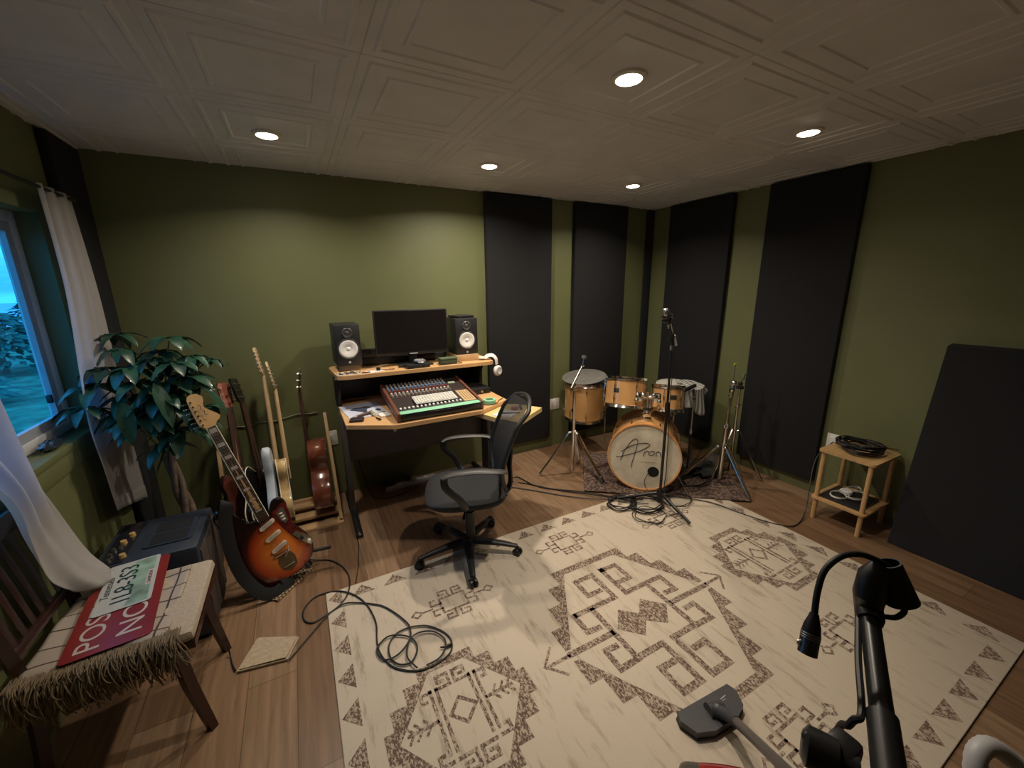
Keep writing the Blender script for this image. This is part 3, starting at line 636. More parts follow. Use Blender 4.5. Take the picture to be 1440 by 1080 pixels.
# power strip and its cables under the desk
pw = thing('power_strip', 'white power strip on the floor against the wall under the desk', 'power strip', M=TR(.70,3.18,0,.12))
MB().bx(-.22,.22,-.025,.025,0,.035,bev=.006).build('housing', mat('grey_white_plastic',(.45,.42,.40),.5), pw)
for i in range(5): MB().bx(-.19+.075*i,-.155+.075*i,-.016,.016,.035,.038,bev=.001).build('socket', K['white'], pw)
for i in range(2): MB().bx(-.19+.15*i,-.16+.15*i,-.014,.014,.0385,.075,bev=.004).build('plug', K['black'], pw)
simple('power_cable', MB().tube(cat_rom([(.30,3.20,.45),(.31,3.15,.25),(.36,3.05,.06),(.46,3.02,.012),(.60,3.04,.012),(.74,3.10,.012)],7),.004,6), K['cable'], 'black cable hanging down and curving along the floor under the desk', 'cable')
simple('adapter_cable', MB().tube(cat_rom([(.44,3.24,.20),(.50,3.20,.235),(.56,3.19,.17),(.58,3.19,.09),(.55,3.18,.08)],7),.003,6), mat('grey_cable',(.14,.14,.14),.5), 'thin grey cable looping above the power strip under the desk', 'cable')
simple('adapter', MB().box((.52,3.20,.03),(.10,.06,.05),rz=.1,bev=.008), K['black'], 'black power adapter on the floor left of the power strip', 'adapter')
# ------------------------------------------------------------------ office chair
oc = thing('office_chair', 'black mesh-back swivel office chair turned toward the desk, with wheels on the rug edge', 'office chair', (.786,2.10,0), math.radians(162))
seat = MB()
def sf(u, v):
    a = 2*PI*u; sx, sy = .245, .245; r = 1-(1-v)**2.0 if v < 1 else 1
    c, s_ = math.cos(a), math.sin(a); n = 3.2; k = (abs(c)**n+abs(s_)**n)**(-1/n)
    x, y = c*k*sx*r, s_*k*sy*r; z = .485-.010*(1-r)-(.030 if v >= 1 else .022*r**6) - (.03*max(0,(x-.12)/.13)**2)
    return (x, y, z)
seat.grid(sf, 48, 12)
rim = [sf(i/48, 1) for i in range(48)]
vs = rim + [(p[0]*.97, p[1]*.97, .430) for p in rim] + [(p[0]*.8, p[1]*.8, .420) for p in rim]; fs = []
for a in (0,48):
    for i in range(48): j = (i+1)%48; fs.append((a+i, a+j, a+48+j, a+48+i))
fs.append(tuple(range(96,144))); seat.add(vs, fs)
seat.build('seat', mat('black_seat_fabric',(.014,.015,.018),.85,bump=.3,bscale=500), oc, weld=True, sharp=60)
MB().bx(-.16,.12,-.10,.10,.385,.422,bev=.012).build('seat_mechanism', K['black'], oc)
MB().cyl((-.02,0,.10),(-.02,0,.29),.029,.027,20).cyl((-.02,0,.29),(-.02,0,.40),.018,.018,16).build('gas_lift', K['blackm'], oc)
MB().tube([(.0,.05,.395),(.02,.19,.39),(.03,.26,.385)],[.006,.006,.012],8).build('height_lever', K['black'], oc)
MB().lathe([(.0,.115),(.035,.115),(.048,.085),(.05,.055),(.0,.055)],(0,0,0)).build('hub', K['black'], oc)
for k in range(5):
    a = math.radians(-35-162+72*k); d = Vector((math.cos(a), math.sin(a), 0))
    lg = MB(); lg.tube([d*.02+Vector((0,0,.088)), d*.12+Vector((0,0,.088)), d*.22+Vector((0,0,.080)), d*.315+Vector((0,0,.068))], [(.030,.019),(.027,.018),(.021,.014),(.016,.011)], 12, flat=(-d.y,d.x,0))
    lo = lg.build('base_leg', K['black'], oc)
    w_ = MB(); c = d*.315; n = Vector((math.cos(a+1.1+k), math.sin(a+1.1+k), 0))
    for s_ in (-1,1): w_.lathe([(.0,.011),(.020,.011),(.026,.007),(.026,-.007),(.020,-.011),(.0,-.011)], (c.x+n.x*.014*s_, c.y+n.y*.014*s_, .0265), n, 20)
    w_.cyl((c.x,c.y,.03),(c.x,c.y,.07),.007); w_.build('caster', K['blackm'], oc)
# back: curved frame, mesh, lower lumbar plate
def bp_(s_, t):   # s in -1..1 across, t 0..1 up
    z = .47+.53*t; x = -.215-.035*t-.14*t*t+.05*(s_*s_)*1.0
    return Vector((x, s_*.240*(1-.12*t**3), z))
fr_ = [bp_(s, t) for s, t in ([( -1+.35*(1-min(1,k/6))**2, .04+k*.07) for k in range(12)])]
top_ = [Vector((bp_(s,1).x, s*.212, .95+.055*(1-s*s)**.7+.0)) for s in [-.92+.184*k for k in range(11)]]
rt_ = [Vector((v.x, -v.y, v.z)) for v in reversed(fr_)]
loop = fr_+top_+rt_
MB().tube(cat_rom(loop, 3), .013, 10).build('back_frame', K['black'], oc)
K['mesh'] = mat('black_chair_mesh', (.02,.02,.022), .9); mb_ = K['mesh'].node_tree; b_ = mb_.nodes['Principled BSDF']
vt = mb_.nodes.new('ShaderNodeTexCoord'); ck = mb_.nodes.new('ShaderNodeTexWave'); ck.inputs['Scale'].default_value = 160; ck.bands_direction = 'Z'; ck2 = mb_.nodes.new('ShaderNodeTexWave'); ck2.inputs['Scale'].default_value = 160; ck2.bands_direction = 'Y'
mm_ = mb_.nodes.new('ShaderNodeMath'); mm_.operation = 'MAXIMUM'; rr_ = mb_.nodes.new('ShaderNodeMapRange'); rr_.inputs['To Min'].default_value = .62; rr_.inputs['To Max'].default_value = 1
for c_ in (ck, ck2): mb_.links.new(vt.outputs['Object'], c_.inputs[0])
mb_.links.new(ck.outputs['Fac'], mm_.inputs[0]); mb_.links.new(ck2.outputs['Fac'], mm_.inputs[1]); mb_.links.new(mm_.outputs[0], rr_.inputs[0]); mb_.links.new(rr_.outputs[0], b_.inputs['Alpha'])
MB().grid(lambda u, v: bp_((u*2-1)*(.95 if v < .93 else .90), .03+.94*v), 16, 18).build('back_mesh', K['mesh'], oc)
MB().grid(lambda u, v: bp_((u*2-1)*.93, .03+.55*v)+Vector((-.008,0,0)), 12, 10).build('lumbar_panel', mat('dark_fabric_panel',(.016,.016,.022),.9), oc, solid=.006)
MB().tube(cat_rom([(-.05,0,.40),(-.20,0,.385),(-.275,0,.44),(-.275,0,.58),(-.285,0,.70)],6), [(.035,.014)]*25, 10, flat=(0,1,0)).build('back_spine', K['black'], oc)
for s_ in (-1,1):
    y = s_*.27
    MB().tube(cat_rom([(.135,y*.98,.655),(.08,y,.675),(-.05,y,.680),(-.16,y,.670),(-.215,y*.93,.655)],6), [(.014,.011)]+[(.026,.010)]*23+[(.02,.010)], 10, flat=(0,1,0)).build('armrest', mat('grey_black_armrest',(.045,.043,.042),.45), oc)
    MB().tube(cat_rom([(.125,y,.655),(.115,y*1.02,.60),(.05,y*1.02,.53),(.01,y*.9,.45),(.0,y*.5,.415)],6), [(.020,.011)]*25, 10, flat=(1,0,0)).build('armrest_bracket', K['black'], oc)
    MB().tube(cat_rom([(-.19,y*.95,.655),(-.20,y*.85,.58),(-.22,y*.8,.52)],6), .012, 8).build('rear_bracket', K['black'], oc)
# ------------------------------------------------------------------ drum kit
K['head'] = mat('clear_coated_drum_head', (.50,.48,.42), .5, var=.1, vscale=6)
K['bhead'] = mat('worn_cream_bass_head', (.62,.56,.44), .6, var=.22, vscale=7)
K['hoopw'] = mat('maple_hoop', (.66,.30,.10), .3, var=.15, vscale=6, coat=.5)
K['badge'] = mat('dark_badge', (.03,.035,.03), .4)
def lug(parent, M, h=.05):
    m = MB(); m.T = M; m.box((0,0,0),(.014,.012,h*.55),bev=.004).cyl((0,-.006,-h),(0,-.006,h),.003,seg=8); return m.build('lug', K['chrome'], parent, world=True)
def drum(name, label, c, axis, R, D, nl, group=None, hoop=None, headm=None, badge=None, a0=0, hr=.006, bottom=True):
    ax = Vector(axis).normalized(); c = Vector(c)      # c = centre of the batter head, shell runs along -axis
    t = thing(name, label, 'drum', tuple(c-ax*D), group=group)
    MB().lathe([(R,-.012),(R,-D+.012),(R-.007,-D+.012),(R-.007,-.012)], c, ax, 56, closed=True).build('shell', K['drum'], t, world=True)
    MB().lathe([(.0,.0),(R*.6,.0),(R+.002,.0)], c, ax, 56).build('batter_head', headm or K['head'], t, world=True)
    MB().lathe([(.0,-D),(R+.002,-D)], c, ax, 56).build('resonant_head', K['head'], t, world=True)
    for z0 in (0, -D):
        s = 1 if z0 == 0 else -1
        if hoop: MB().lathe([(R+.002,z0+s*.012),(R+.012,z0+s*.012),(R+.012,z0-s*.032),(R+.002,z0-s*.032)], c, ax, 64, closed=True).build('hoop', hoop, t, world=True)
        else: MB().lathe([(R+.003,z0+s*.010),(R+.012,z0+s*.010),(R+.010,z0+s*.004),(R+.006,z0-s*.012),(R+.012,z0-s*.020),(R+.003,z0-s*.020)], c, ax, 56, closed=True).build('hoop', K['chrome'], t, world=True)
    n = Vector((0,0,1))-ax*ax.z if abs(ax.z) < .9 else Vector((1,0,0))-ax*ax.x
    n.normalize(); b = ax.cross(n)
    for k in range(nl):
        a = a0+2*PI*k/nl; d = n*math.cos(a)+b*math.sin(a); tg = ax.cross(d)
        for z0 in ((-.065, -D+.065) if D > .2 else (-D/2,)):
            lug(t, frame(c+d*(R+.007)+ax*z0, tg, -d, ax), .045 if D > .2 else .07)
    if badge is not None:
        d = Vector(badge).normalized(); d = (d-ax*d.dot(ax)).normalized(); tg = ax.cross(d)
        m = MB(); m.T = frame(c+d*(R+.0015)-ax*D*.45, tg, -d, ax); m.box((0,0,0),(.048,.003,.036),bev=.001); bd = m.build('badge', K['badge'], t, world=True)
        m = MB(); m.T = frame(c+d*(R+.0032)-ax*D*.45, tg, -d, ax); m.box((0,0,.006),(.022,.001,.002)).box((0,0,-.004),(.026,.001,.005)); m.build('badge_lettering', mat('badge_gold',(.3,.28,.2),.4,.5), bd, world=True)
    return t
n = Vector((.74,.67,0)).normalized(); uu = Vector((n.y,-n.x,0)); P0 = Vector((2.326,2.112,0))
BC = P0 + uu*(-.018) + Vector((0,0,.291+.012))
bd = drum('bass_drum', 'maple bass drum with hand-written signature on its cream front head', BC, -n, .272, .42, 8, hoop=K['hoopw'], headm=K['bhead'], a0=.4)
# writing on the front head
def head_pt(a, z, d=-.0015): return Vector((P0.x+uu.x*a+n.x*d, P0.y+uu.y*a+n.y*d, z+.006))
wr = MB()
for st in ([(-.195,.251),(-.165,.341),(-.121,.419),(-.088,.446),(-.070,.429),(-.075,.383),(-.087,.313),(-.104,.241),(-.108,.197)],
    [(-.232,.277),(-.190,.284),(-.115,.316),(-.049,.348),(.003,.386),(.022,.407),(.001,.419),(-.053,.412),(-.106,.391),(-.159,.353),(-.192,.325)],
    [(-.022,.305),(-.019,.330),(.0,.352),(.018,.352)], [(.038,.356),(.019,.342),(.020,.324),(.044,.323),(.059,.340),(.055,.357),(.038,.356)],
    [(.074,.316),(.074,.342),(.078,.352),(.092,.358),(.104,.345),(.108,.318)]):
    wr.tube(cat_rom([head_pt(a,z) for a,z in st], 6), .0028, 6)
wr.build('signature', K['black'], bd, world=True)
MB().lathe([(.0,.001),(.042,.001),(.044,-.001)], head_pt(.062,.182,-.0015), -n, 32).build('port_hole', mat('port_black',(.004,.004,.004),.9), bd, world=True)
tx = MB(); tx.tube(cat_rom([head_pt(-.06,.262), head_pt(.0,.258), head_pt(.07,.266)],3), .0008, 4); tx.build('faint_print', mat('faint_ink',(.38,.34,.26),.7), bd, world=True)
TC = BC + n*.16
tm = MB(); tm.T = frame(TC+Vector((0,0,.272)), uu, n, (0,0,1)); tm.box((0,0,.008),(.075,.06,.016),bev=.005); tm.box((0,0,.06),(.062,.045,.085),bev=.006); tm.cyl((0,0,.09),(0,0,.23),.0125).cyl((.02,-.01,.09),(.02,-.01,.21),.009).ball((0,-.03,.06),.022); 
tm.build('tom_mount', K['chrome'], bd, world=True)
for s in (-1,1):
    m = MB(); m.T = frame(TC, uu, n, (0,0,1)); m.cyl((s*.012,-.05,.47),(s*.07,-.06,.49),.013).box((s*.068,-.075,.475),(.060,.045,.075),bev=.014).ball((s*.040,-.10,.50),.017).ball((s*.085,-.105,.455),.017).ball((s*.080,-.105,.50),.013).cyl((s*.0,-.0,.455),(s*.05,-.07,.455),.010); m.build('tom_arm', K['chrome'], bd, world=True)
for s in (-1,1):
    m = MB(); a = BC + n*.06 + uu*s*.24 + Vector((0,0,-.10)); b = BC - n*.02 + uu*s*.37 + Vector((0,0,-.288)); b.z = .012
    m.cyl(a, b, .006).box(a, (.03,.03,.03), bev=.005); sp_ = m.build('spur', K['chrome'], bd, world=True)
    MB().cyl(b+Vector((0,0,-.010)), b+Vector((0,0,.03)), .013, .009).build('rubber_tip', K['rubber'], sp_, world=True)
badge_dir = (-.74,-.67,0)
drum('rack_tom', 'larger maple rack tom over the left side of the bass drum', (2.420,2.475,.868), (.20,.16,1), .160, .235, 6, 'maple rack toms', badge=(-.95,-.35,0), a0=.3)
drum('rack_tom', 'smaller maple rack tom over the right side of the bass drum', (2.675,2.245,.820), (.17,.15,1), .125, .20, 6, 'maple rack toms', badge=(-.45,-.80,0), a0=.5)
ftm = drum('floor_tom', 'maple floor tom on three legs standing by the back wall', (2.43,3.035,.750), (-.06,-.10,1), .195, .385, 8, a0=.2)
for a in (200, 320, 80):
    d = Vector((math.cos(math.radians(a)), math.sin(math.radians(a)), 0)); c = Vector((2.45,3.06,0))+d*.208
    m = MB(); m.tube([(c.x,c.y,.58),(c.x,c.y,.20),(c.x+d.x*.02,c.y+d.y*.012,.02)], .0055, 8); m.box((c.x,c.y,.47),(.026,.026,.035),bev=.006); l_ = m.build('leg', K['chrome'], ftm, world=True)
    MB().cyl((c.x+d.x*.02,c.y+d.y*.012,.001),(c.x+d.x*.02,c.y+d.y*.012,.03),.012,.010).build('rubber_foot', K['rubber'], l_, world=True)
m = MB(); ax = Vector((-.15,-.06,1)).normalized(); m.lathe([(.0,.012),(.03,.010),(.10,.006),(.212,.0),(.212,-.005),(.0,-.002)], (2.40,3.02,.785), ax, 48)
tag(m.build('practice_mute', mat('grey_rubber_disc',(.16,.155,.14),.5,var=.2)), 'round grey mute disc lying tilted on top of the floor tom', 'drum mute')
# snare with towel
sn = Vector((2.985,2.42,.745)); sd = drum('snare_drum', 'chrome snare drum on a stand, half covered by a striped towel', sn, (-.03,-.08,1), .178, .14, 8, a0=.3)
for o in kids(sd):
    if o.name.startswith('shell'): o.data.materials[0] = K['steel']
def stand_legs(t, c, z0, R, angs, zc, r=.008, mt=None, foot=True, brace=.5):
    mt = mt or K['chrome']
    for a in angs:
        d = Vector((math.cos(math.radians(a)), math.sin(math.radians(a)), 0)); c_ = Vector((c[0],c[1],0))
        r = r*1.35; p = [c_+d*.02+Vector((0,0,zc)), c_+d*.045+Vector((0,0,zc-.008)), c_+d*(R*.55)+Vector((0,0,zc*.50+.01)), c_+d*R+Vector((0,0,.022+z0))]
        lg = MB(); lg.tube(cat_rom(p, 4), [(r*1.15, r*.75)]*13, 8, flat=(-d.y,d.x,0)); lo = lg.build('leg', mt, t, world=True)
        if brace:
            b = MB(); b.tube([c_+d*.012+Vector((0,0,zc*brace*.45)), c_+d*(R*.55)+Vector((0,0,zc*.50+.008))], r*.5, 6); b.build('brace', mt, lo, world=True)
        if foot: MB().cyl(c_+d*R+Vector((0,0,z0+.001)), c_+d*(R-.008)+Vector((0,0,z0+.045)), .016,.009).build('rubber_foot', K['rubber'], lo, world=True)
st = thing('snare_stand', 'chrome tripod stand holding the snare drum behind the bass drum', 'drum stand', (2.985,2.42,.018))
stand_legs(st, (2.985,2.42), .018, .22, (255, 15, 135), .30, .006)
MB().cyl((2.985,2.42,.06),(2.985,2.42,.56),.011).build('tube', K['chrome'], st, world=True)
for a in (250, 10, 130):
    d = Vector((math.cos(math.radians(a)), math.sin(math.radians(a)), 0)); MB().tube(cat_rom([Vector((2.985,2.42,.545)), Vector((2.985,2.42,.565))+d*.10, Vector((2.985,2.42,.590))+d*.165, Vector((2.985,2.42,.63))+d*.205],4),.006,8).build('basket_arm', K['chrome'], st, world=True)
# towel: draped sheet over the right part of the snare
K['towel'] = mat('grey_striped_towel', (.42,.41,.38), .95, bump=.5, bscale=300); nt2 = K['towel'].node_tree; wv = nt2.nodes.new('ShaderNodeTexWave'); wv.inputs['Scale'].default_value = 9; wv.inputs['Distortion'].default_value = 1.5
wt = nt2.nodes.new('ShaderNodeTexCoord'); wr_ = nt2.nodes.new('ShaderNodeValToRGB'); wr_.color_ramp.elements[0].position = .35; wr_.color_ramp.elements[0].color = (.15,.15,.14,1); wr_.color_ramp.elements[1].position = .55; wr_.color_ramp.elements[1].color = (.50,.49,.46,1)
nt2.links.new(wt.outputs['Object'], wv.inputs[0]); nt2.links.new(wv.outputs[0], wr_.inputs[0]); nt2.links.new(wr_.outputs[0], nt2.nodes['Principled BSDF'].inputs['Base Color'])
def tw(u, v):
    a = math.radians(-160+205*u); r = .03+.185*min(1, v/.45); fall = max(0, v-.45)/.55
    L = .16+.05*math.sin(u*7)+.06*math.sin(u*17+1)
    r2 = r + .010 + .022*math.sin(u*34)*fall + .02*fall
    return (sn.x+math.cos(a)*r2+.012, sn.y+math.sin(a)*r2, sn.z+.016-.012*(v/.45 if v < .45 else 1)*0 - fall*L + .004*math.sin(u*20+v*9))
m = MB(); m.grid(tw, 60, 22); tag(m.build('towel', K['towel'], solid=.004), 'grey and white striped towel draped over the snare drum', 'towel')
# kick pedal, throne-side clutter
kp = thing('kick_pedal', 'dark bass drum pedal behind the bass drum', 'pedal', (2.72,2.50,.02))
m = MB(); m.T = frame((2.675,2.51,.02), uu, n, (0,0,1)); m.box((0,.10,.006),(.10,.30,.010),bev=.003); m.build('base_plate', K['blackm'], kp, world=True)
m = MB(); m.T = frame((2.675,2.51,.02), uu, n, (0,0,1)); m.box((0,.12,.07),(.08,.24,.010),M=Matrix.Rotation(-.30,3,'X'),bev=.003); m.build('footboard', K['steel'], kp, world=True)
m = MB(); m.T = frame((2.675,2.51,.02), uu, n, (0,0,1)); m.cyl((-.05,0,0),(-.05,0,.17),.006).cyl((.05,0,0),(.05,0,.17),.006).cyl((-.05,0,.17),(.05,0,.17),.006).cyl((0,0,.17),(0,-.03,.30),.004); m.ball((0,-.035,.30),.03,sc=(.8,.8,1)); m.build('beater_frame', K['chrome'], kp, world=True)
# cymbal stand at the left
cs = thing('cymbal_stand', 'chrome tripod cymbal stand without cymbal left of the bass drum', 'cymbal stand', (1.99,2.62,0))
c0 = (1.985,2.62)
stand_legs(cs, c0, .0, .285, (148, 300, 42), .41, .009)
MB().cyl((*c0,.06),(*c0,.52),.0155).cyl((*c0,.52),(*c0,.835),.012).build('tube', K['chrome'], cs, world=True)
MB().cyl((*c0,.505),(*c0,.535),.017).box((c0[0]+.02,c0[1],.52),(.03,.008,.016),bev=.003).build('height_clamp', K['chrome'], cs, world=True)
MB().cyl((c0[0]-.02,c0[1],.80),(c0[0]+.02,c0[1],.80),.013).box((*c0,.83),(.025,.03,.04),bev=.008).build('boom_tilter', K['chrome'], cs, world=True)
e_ = Vector((2.085,2.65,.985)); s_ = Vector((1.94,2.605,.815))
MB().cyl(s_, e_, .0095).build('boom_arm', K['chrome'], cs, world=True)
MB().cyl(e_, e_+Vector((.02,0,.095)), .004).box(e_, (.03,.02,.022), bev=.006).cyl(e_+Vector((-.03,0,.0)), e_, .005).build('cymbal_rod', K['chrome'], cs, world=True)
MB().cyl(e_+Vector((.012,0,.060)), e_+Vector((.017,0,.085)), .020).build('cymbal_felt', mat('grey_felt',(.12,.12,.12),.9), cs, world=True)
# stands at the right
ha = thing('cymbal_stand', 'tall thick chrome stand with a yellow-green tipped rod right of the kit', 'cymbal stand', (2.97,1.90,0))
c1 = (2.975,1.905)
stand_legs(ha, c1, .0, .30, (262, 133, 2), .34, .010)
tp = Vector((3.03,1.92,.80)); MB().cyl((*c1,.05), Vector((*c1,.05)).lerp(tp, .62), .0175).cyl(Vector((*c1,.05)).lerp(tp,.62), tp, .013).build('tube', K['chrome'], ha, world=True)
q = Vector((*c1,.05)).lerp(tp,.62); MB().cyl(q-Vector((0,0,.02)), q+Vector((0,0,.02)), .021).cyl(q, q+Vector((-.05,-.02,.0)), .007).ball(q+Vector((-.055,-.02,.0)), .013).build('height_clamp', K['chrome'], ha, world=True)
MB().box(tp+Vector((0,0,.02)),(.035,.035,.06),bev=.01).ball(tp+Vector((.0,-.01,.07)),.022).cyl(tp+Vector((-.05,0,-.03)),tp+Vector((0,0,-.02)),.006).cyl(tp+Vector((0,0,-.05)),tp+Vector((0,0,.0)),.017).build('tilter', K['chrome'], ha, world=True)
MB().cyl(tp+Vector((0,0,.07)), tp+Vector((.005,0,.215)), .0035).build('rod', K['steel'], ha, world=True)
MB().box(tp+Vector((.005,0,.222)),(.034,.012,.014),bev=.003).build('rod_tip', mat('yellow_green_plastic',(.45,.65,.05),.4), ha, world=True)
hb = thing('cymbal_stand', 'thinner chrome tripod stand with a wing nut nearest the right wall', 'cymbal stand', (3.225,1.985,0))
c2 = (3.205,1.965)
stand_legs(hb, c2, .0, .245, (300, 180, 60), .42, .008)
MB().cyl((*c2,.05),(*c2,.48),.0135).cyl((*c2,.48),(*c2,.79),.010).build('tube', K['chrome'], hb, world=True)
MB().cyl((*c2,.62),(*c2,.65),.015).cyl((c2[0]-.04,c2[1],.635),(c2[0]+.04,c2[1],.645),.005).build('height_clamp', K['chrome'], hb, world=True)
MB().cyl((*c2,.79),(*c2,.81),.030).box((*c2,.83),(.03,.03,.03),bev=.008).build('clutch', K['blackm'], hb, world=True)
MB().cyl((*c2,.84),(c2[0]+.04,c2[1],.875),.005).cyl((c2[0]+.025,c2[1],.895),(c2[0]+.06,c2[1],.895),.004).cyl((c2[0]+.04,c2[1],.86),(c2[0]+.045,c2[1],.915),.005).build('wing_nut', K['chrome'], hb, world=True)
# dark bag and grey cushion behind
tag(crumple((3.00,2.06,.065),.105,18,9,(1.3,.9,.55)).build('gig_bag', mat('dark_grey_bag',(.03,.033,.03),.9)), 'dark crumpled bag on the drum rug behind the boom stand', 'bag')
tag(MB().ball((3.16,2.10,.085),.085,20,sc=(1,1,.95)).build('round_weight', mat('grey_brown_leather',(.10,.085,.07),.7)), 'round grey-brown weight bag on the floor by the right wall behind the stands', 'weight bag')
# small snare microphone on a stand
sm = thing('snare_microphone', 'small black microphone on a short stand pointing at the snare drum', 'microphone stand', (2.93,2.13,.02))
MB().lathe([(.0,.02),(.07,.02),(.085,.008),(.085,0),(.0,0)], (2.90,2.16,.019)).build('base', K['blackm'], sm, world=True)
MB().cyl((2.90,2.16,.03),(2.90,2.16,.42),.008).build('tube', K['blackm'], sm, world=True)
MB().cyl((2.90,2.16,.40),(2.905,2.165,.70),.0075).cyl((2.90,2.16,.38),(2.90,2.16,.42),.012).build('upper_tube', K['steel'], sm, world=True)
MB().cyl((2.905,2.165,.70),(2.925,2.19,.775),.007).ball((2.905,2.165,.70),.014).build('clip', K['blackm'], sm, world=True)
MB().cyl((2.945,2.195,.80),(2.83,2.205,.772),.016,.017).ball((2.83,2.205,.772),.021).build('capsule', K['blackm'], sm, world=True)
# central boom microphone stand
bs = thing('microphone_stand', 'tall black tripod microphone stand standing in front of the bass drum', 'microphone stand', (2.275,1.91,.012))
b0 = Vector((2.275,1.905,0)); K['bs'] = K['blackm']
for a in (262, 22, 142):
    d = Vector((math.cos(math.radians(a)), math.sin(math.radians(a)), 0))
    lo = MB().tube([b0+d*.02+Vector((0,0,.105)), b0+d*.31+Vector((0,0,.034))], [(.014,.013),(.011,.010)], 8, flat=(-d.y,d.x,0)).build('leg', K['blackm'], bs, world=True)
    MB().cyl(b0+d*.305+Vector((0,0,.036)), b0+d*.335+Vector((0,0,.026)), .013, .011).build('rubber_foot', K['rubber'], lo, world=True)
MB().lathe([(.0,.07),(.022,.07),(.028,.10),(.028,.125),(.018,.14),(.0,.14)], (b0.x,b0.y,0)).build('tripod_hub', K['blackm'], bs, world=True)
MB().cyl(b0+Vector((0,0,.10)), b0+Vector((.0,0,.78)), .0105).build('lower_tube', K['blackm'], bs, world=True)
MB().cyl(b0+Vector((0,0,.75)), b0+Vector((0,0,.82)), .016).build('grip', K['blackm'], bs, world=True)
MB().cyl(b0+Vector((0,0,.80)), b0+Vector((-.008,0,1.20)), .0085).build('upper_tube', K['blackm'], bs, world=True)
t1 = b0+Vector((-.008,0,1.20)); MB().cyl(t1, t1+Vector((0,0,.035)), .012).build('silver_collar', K['steel'], bs, world=True)
MB().cyl(t1+Vector((0,0,.035)), t1+Vector((-.005,0,.11)), .014).cyl(t1+Vector((-.035,0,.08)), t1+Vector((0,0,.08)), .009).build('boom_clutch', K['blackm'], bs, world=True)
ba = t1+Vector((.045,.01,.045)); bb = t1+Vector((-.070,-.02,.240))
MB().cyl(ba, bb, .0055).build('boom_arm', K['steel'], bs, world=True)
MB().cyl(ba+Vector((.008,0,-.018)), ba+Vector((-.018,0,.055)), .012).build('counter_grip', mat('grey_grip',(.28,.28,.30),.5), bs, world=True)
sm2 = thing('condenser_microphone', 'large black and silver microphone in a shock mount on top of the boom stand', 'microphone', tuple(bb))
mc = bb+Vector((-.035,-.01,-.0)); ax = Vector((-.45,-.1,1)).normalized()
MB().lathe([(.0,-.055),(.020,-.055),(.024,-.04),(.024,.01),(.0,.01)], mc, ax, 24).build('body', K['blackm'], sm2, world=True)
MB().lathe([(.0,.055),(.014,.052),(.024,.038),(.025,.011),(.0,.011)], mc, ax, 24).build('grille', K['steel'], sm2, world=True)
for h in (-.03,.0): MB().ring(mc+ax*h, .037, .003, ax, 28).build('mount_ring', K['blackm'], sm2, world=True)
MB().cyl(mc-ax*.055, mc-ax*.09, .010,.008).build('plug', K['steel'], sm2, world=True)
simple('microphone_cable', MB().tube(cat_rom([mc-ax*.085, mc-ax*.12+Vector((.02,0,0)), t1+Vector((.02,-.01,.0)), t1+Vector((.016,-.012,-.3)), b0+Vector((.020,-.012,.6)), b0+Vector((.030,-.014,.3)), b0+Vector((.035,-.01,.14)), b0+Vector((.07,-.06,.03)), b0+Vector((.02,-.16,.02)), b0+Vector((-.10,-.15,.019))],7), .003, 6), K['cable'], 'thin black microphone cable running down the boom stand', 'cable')
# kick microphone cable from the port hole, little tag microphone
simple('kick_cable', MB().tube(cat_rom([head_pt(.05,.19,.02), head_pt(.03,.185,-.02), head_pt(.012,.15,-.035), head_pt(.0,.10,-.03), head_pt(.02,.05,-.04), head_pt(.06,.02,-.07)],6), .0025, 6), K['cable'], 'thin black cable coming out of the hole in the bass drum head', 'cable')
# cable pile
def loops(name, label, c, R, nturn, z, r, seed, e=.75, ph=0, tail=None):
    R_ = random.Random(seed); pts = []
    for i in range(int(nturn*10)):
        a = ph+2*PI*i/10; k = R*R_.uniform(.88,1.1); pts.append((c[0]+math.cos(a)*k+R_.uniform(-.012,.012), c[1]+math.sin(a)*k*e+R_.uniform(-.012,.012), z+.007*i/10))
    if tail: pts += tail
    return simple(name, MB().tube(cat_rom(pts,4), r, 6), K['cable'], label, 'cable')
loops('coiled_cable', 'thick coil of black cable at the foot of the boom stand, left one', (2.03,2.04), .11, 4, .018, .0045, 1, .8)
loops('coiled_cable', 'large black cable coil directly under the boom stand legs', (2.17,1.93), .13, 5, .018, .0045, 2, .8)
loops('coiled_cable', 'loose black cable loop reaching onto the cream rug before the boom stand', (2.09,1.82), .12, 1.6, .016, .003, 3, .9, 2)
loops('coiled_cable', 'black cable loop at the right of the boom stand on the dark rug', (2.42,1.86), .12, 2.2, .022, .003, 4, .7, 1)
loops('coiled_cable', 'black cable coil on the dark rug under the snare stand', (2.80,2.0), .14, 3, .022, .0035, 5, .6)
simple('stage_cable', MB().tube(cat_rom([(1.42,2.80,.25),(1.50,2.85,.02),(1.558,2.82,.008),(1.630,2.58,.008),(1.889,2.341,.010),(2.05,2.13,.020),(2.2,2.0,.025)],7),.0045,6), K['cable'], 'black cable running from the desk to the drum kit, farthest of three', 'cable')
simple('stage_cable', MB().tube(cat_rom([(1.40,2.78,.30),(1.47,2.80,.02),(1.558,2.694,.008),(1.751,2.445,.008),(1.979,2.186,.020),(2.13,1.99,.025)],7),.0045,6), K['cable'], 'black cable running from the desk to the drum kit, middle of three', 'cable')
simple('stage_cable', MB().tube(cat_rom([(1.20,2.90,.008),(1.309,2.805,.008),(1.509,2.609,.008),(1.748,2.342,.008),(2.006,2.10,.022),(2.19,1.93,.025)],7),.0045,6), K['cable'], 'black cable running from the desk to the drum kit, nearest of three', 'cable')
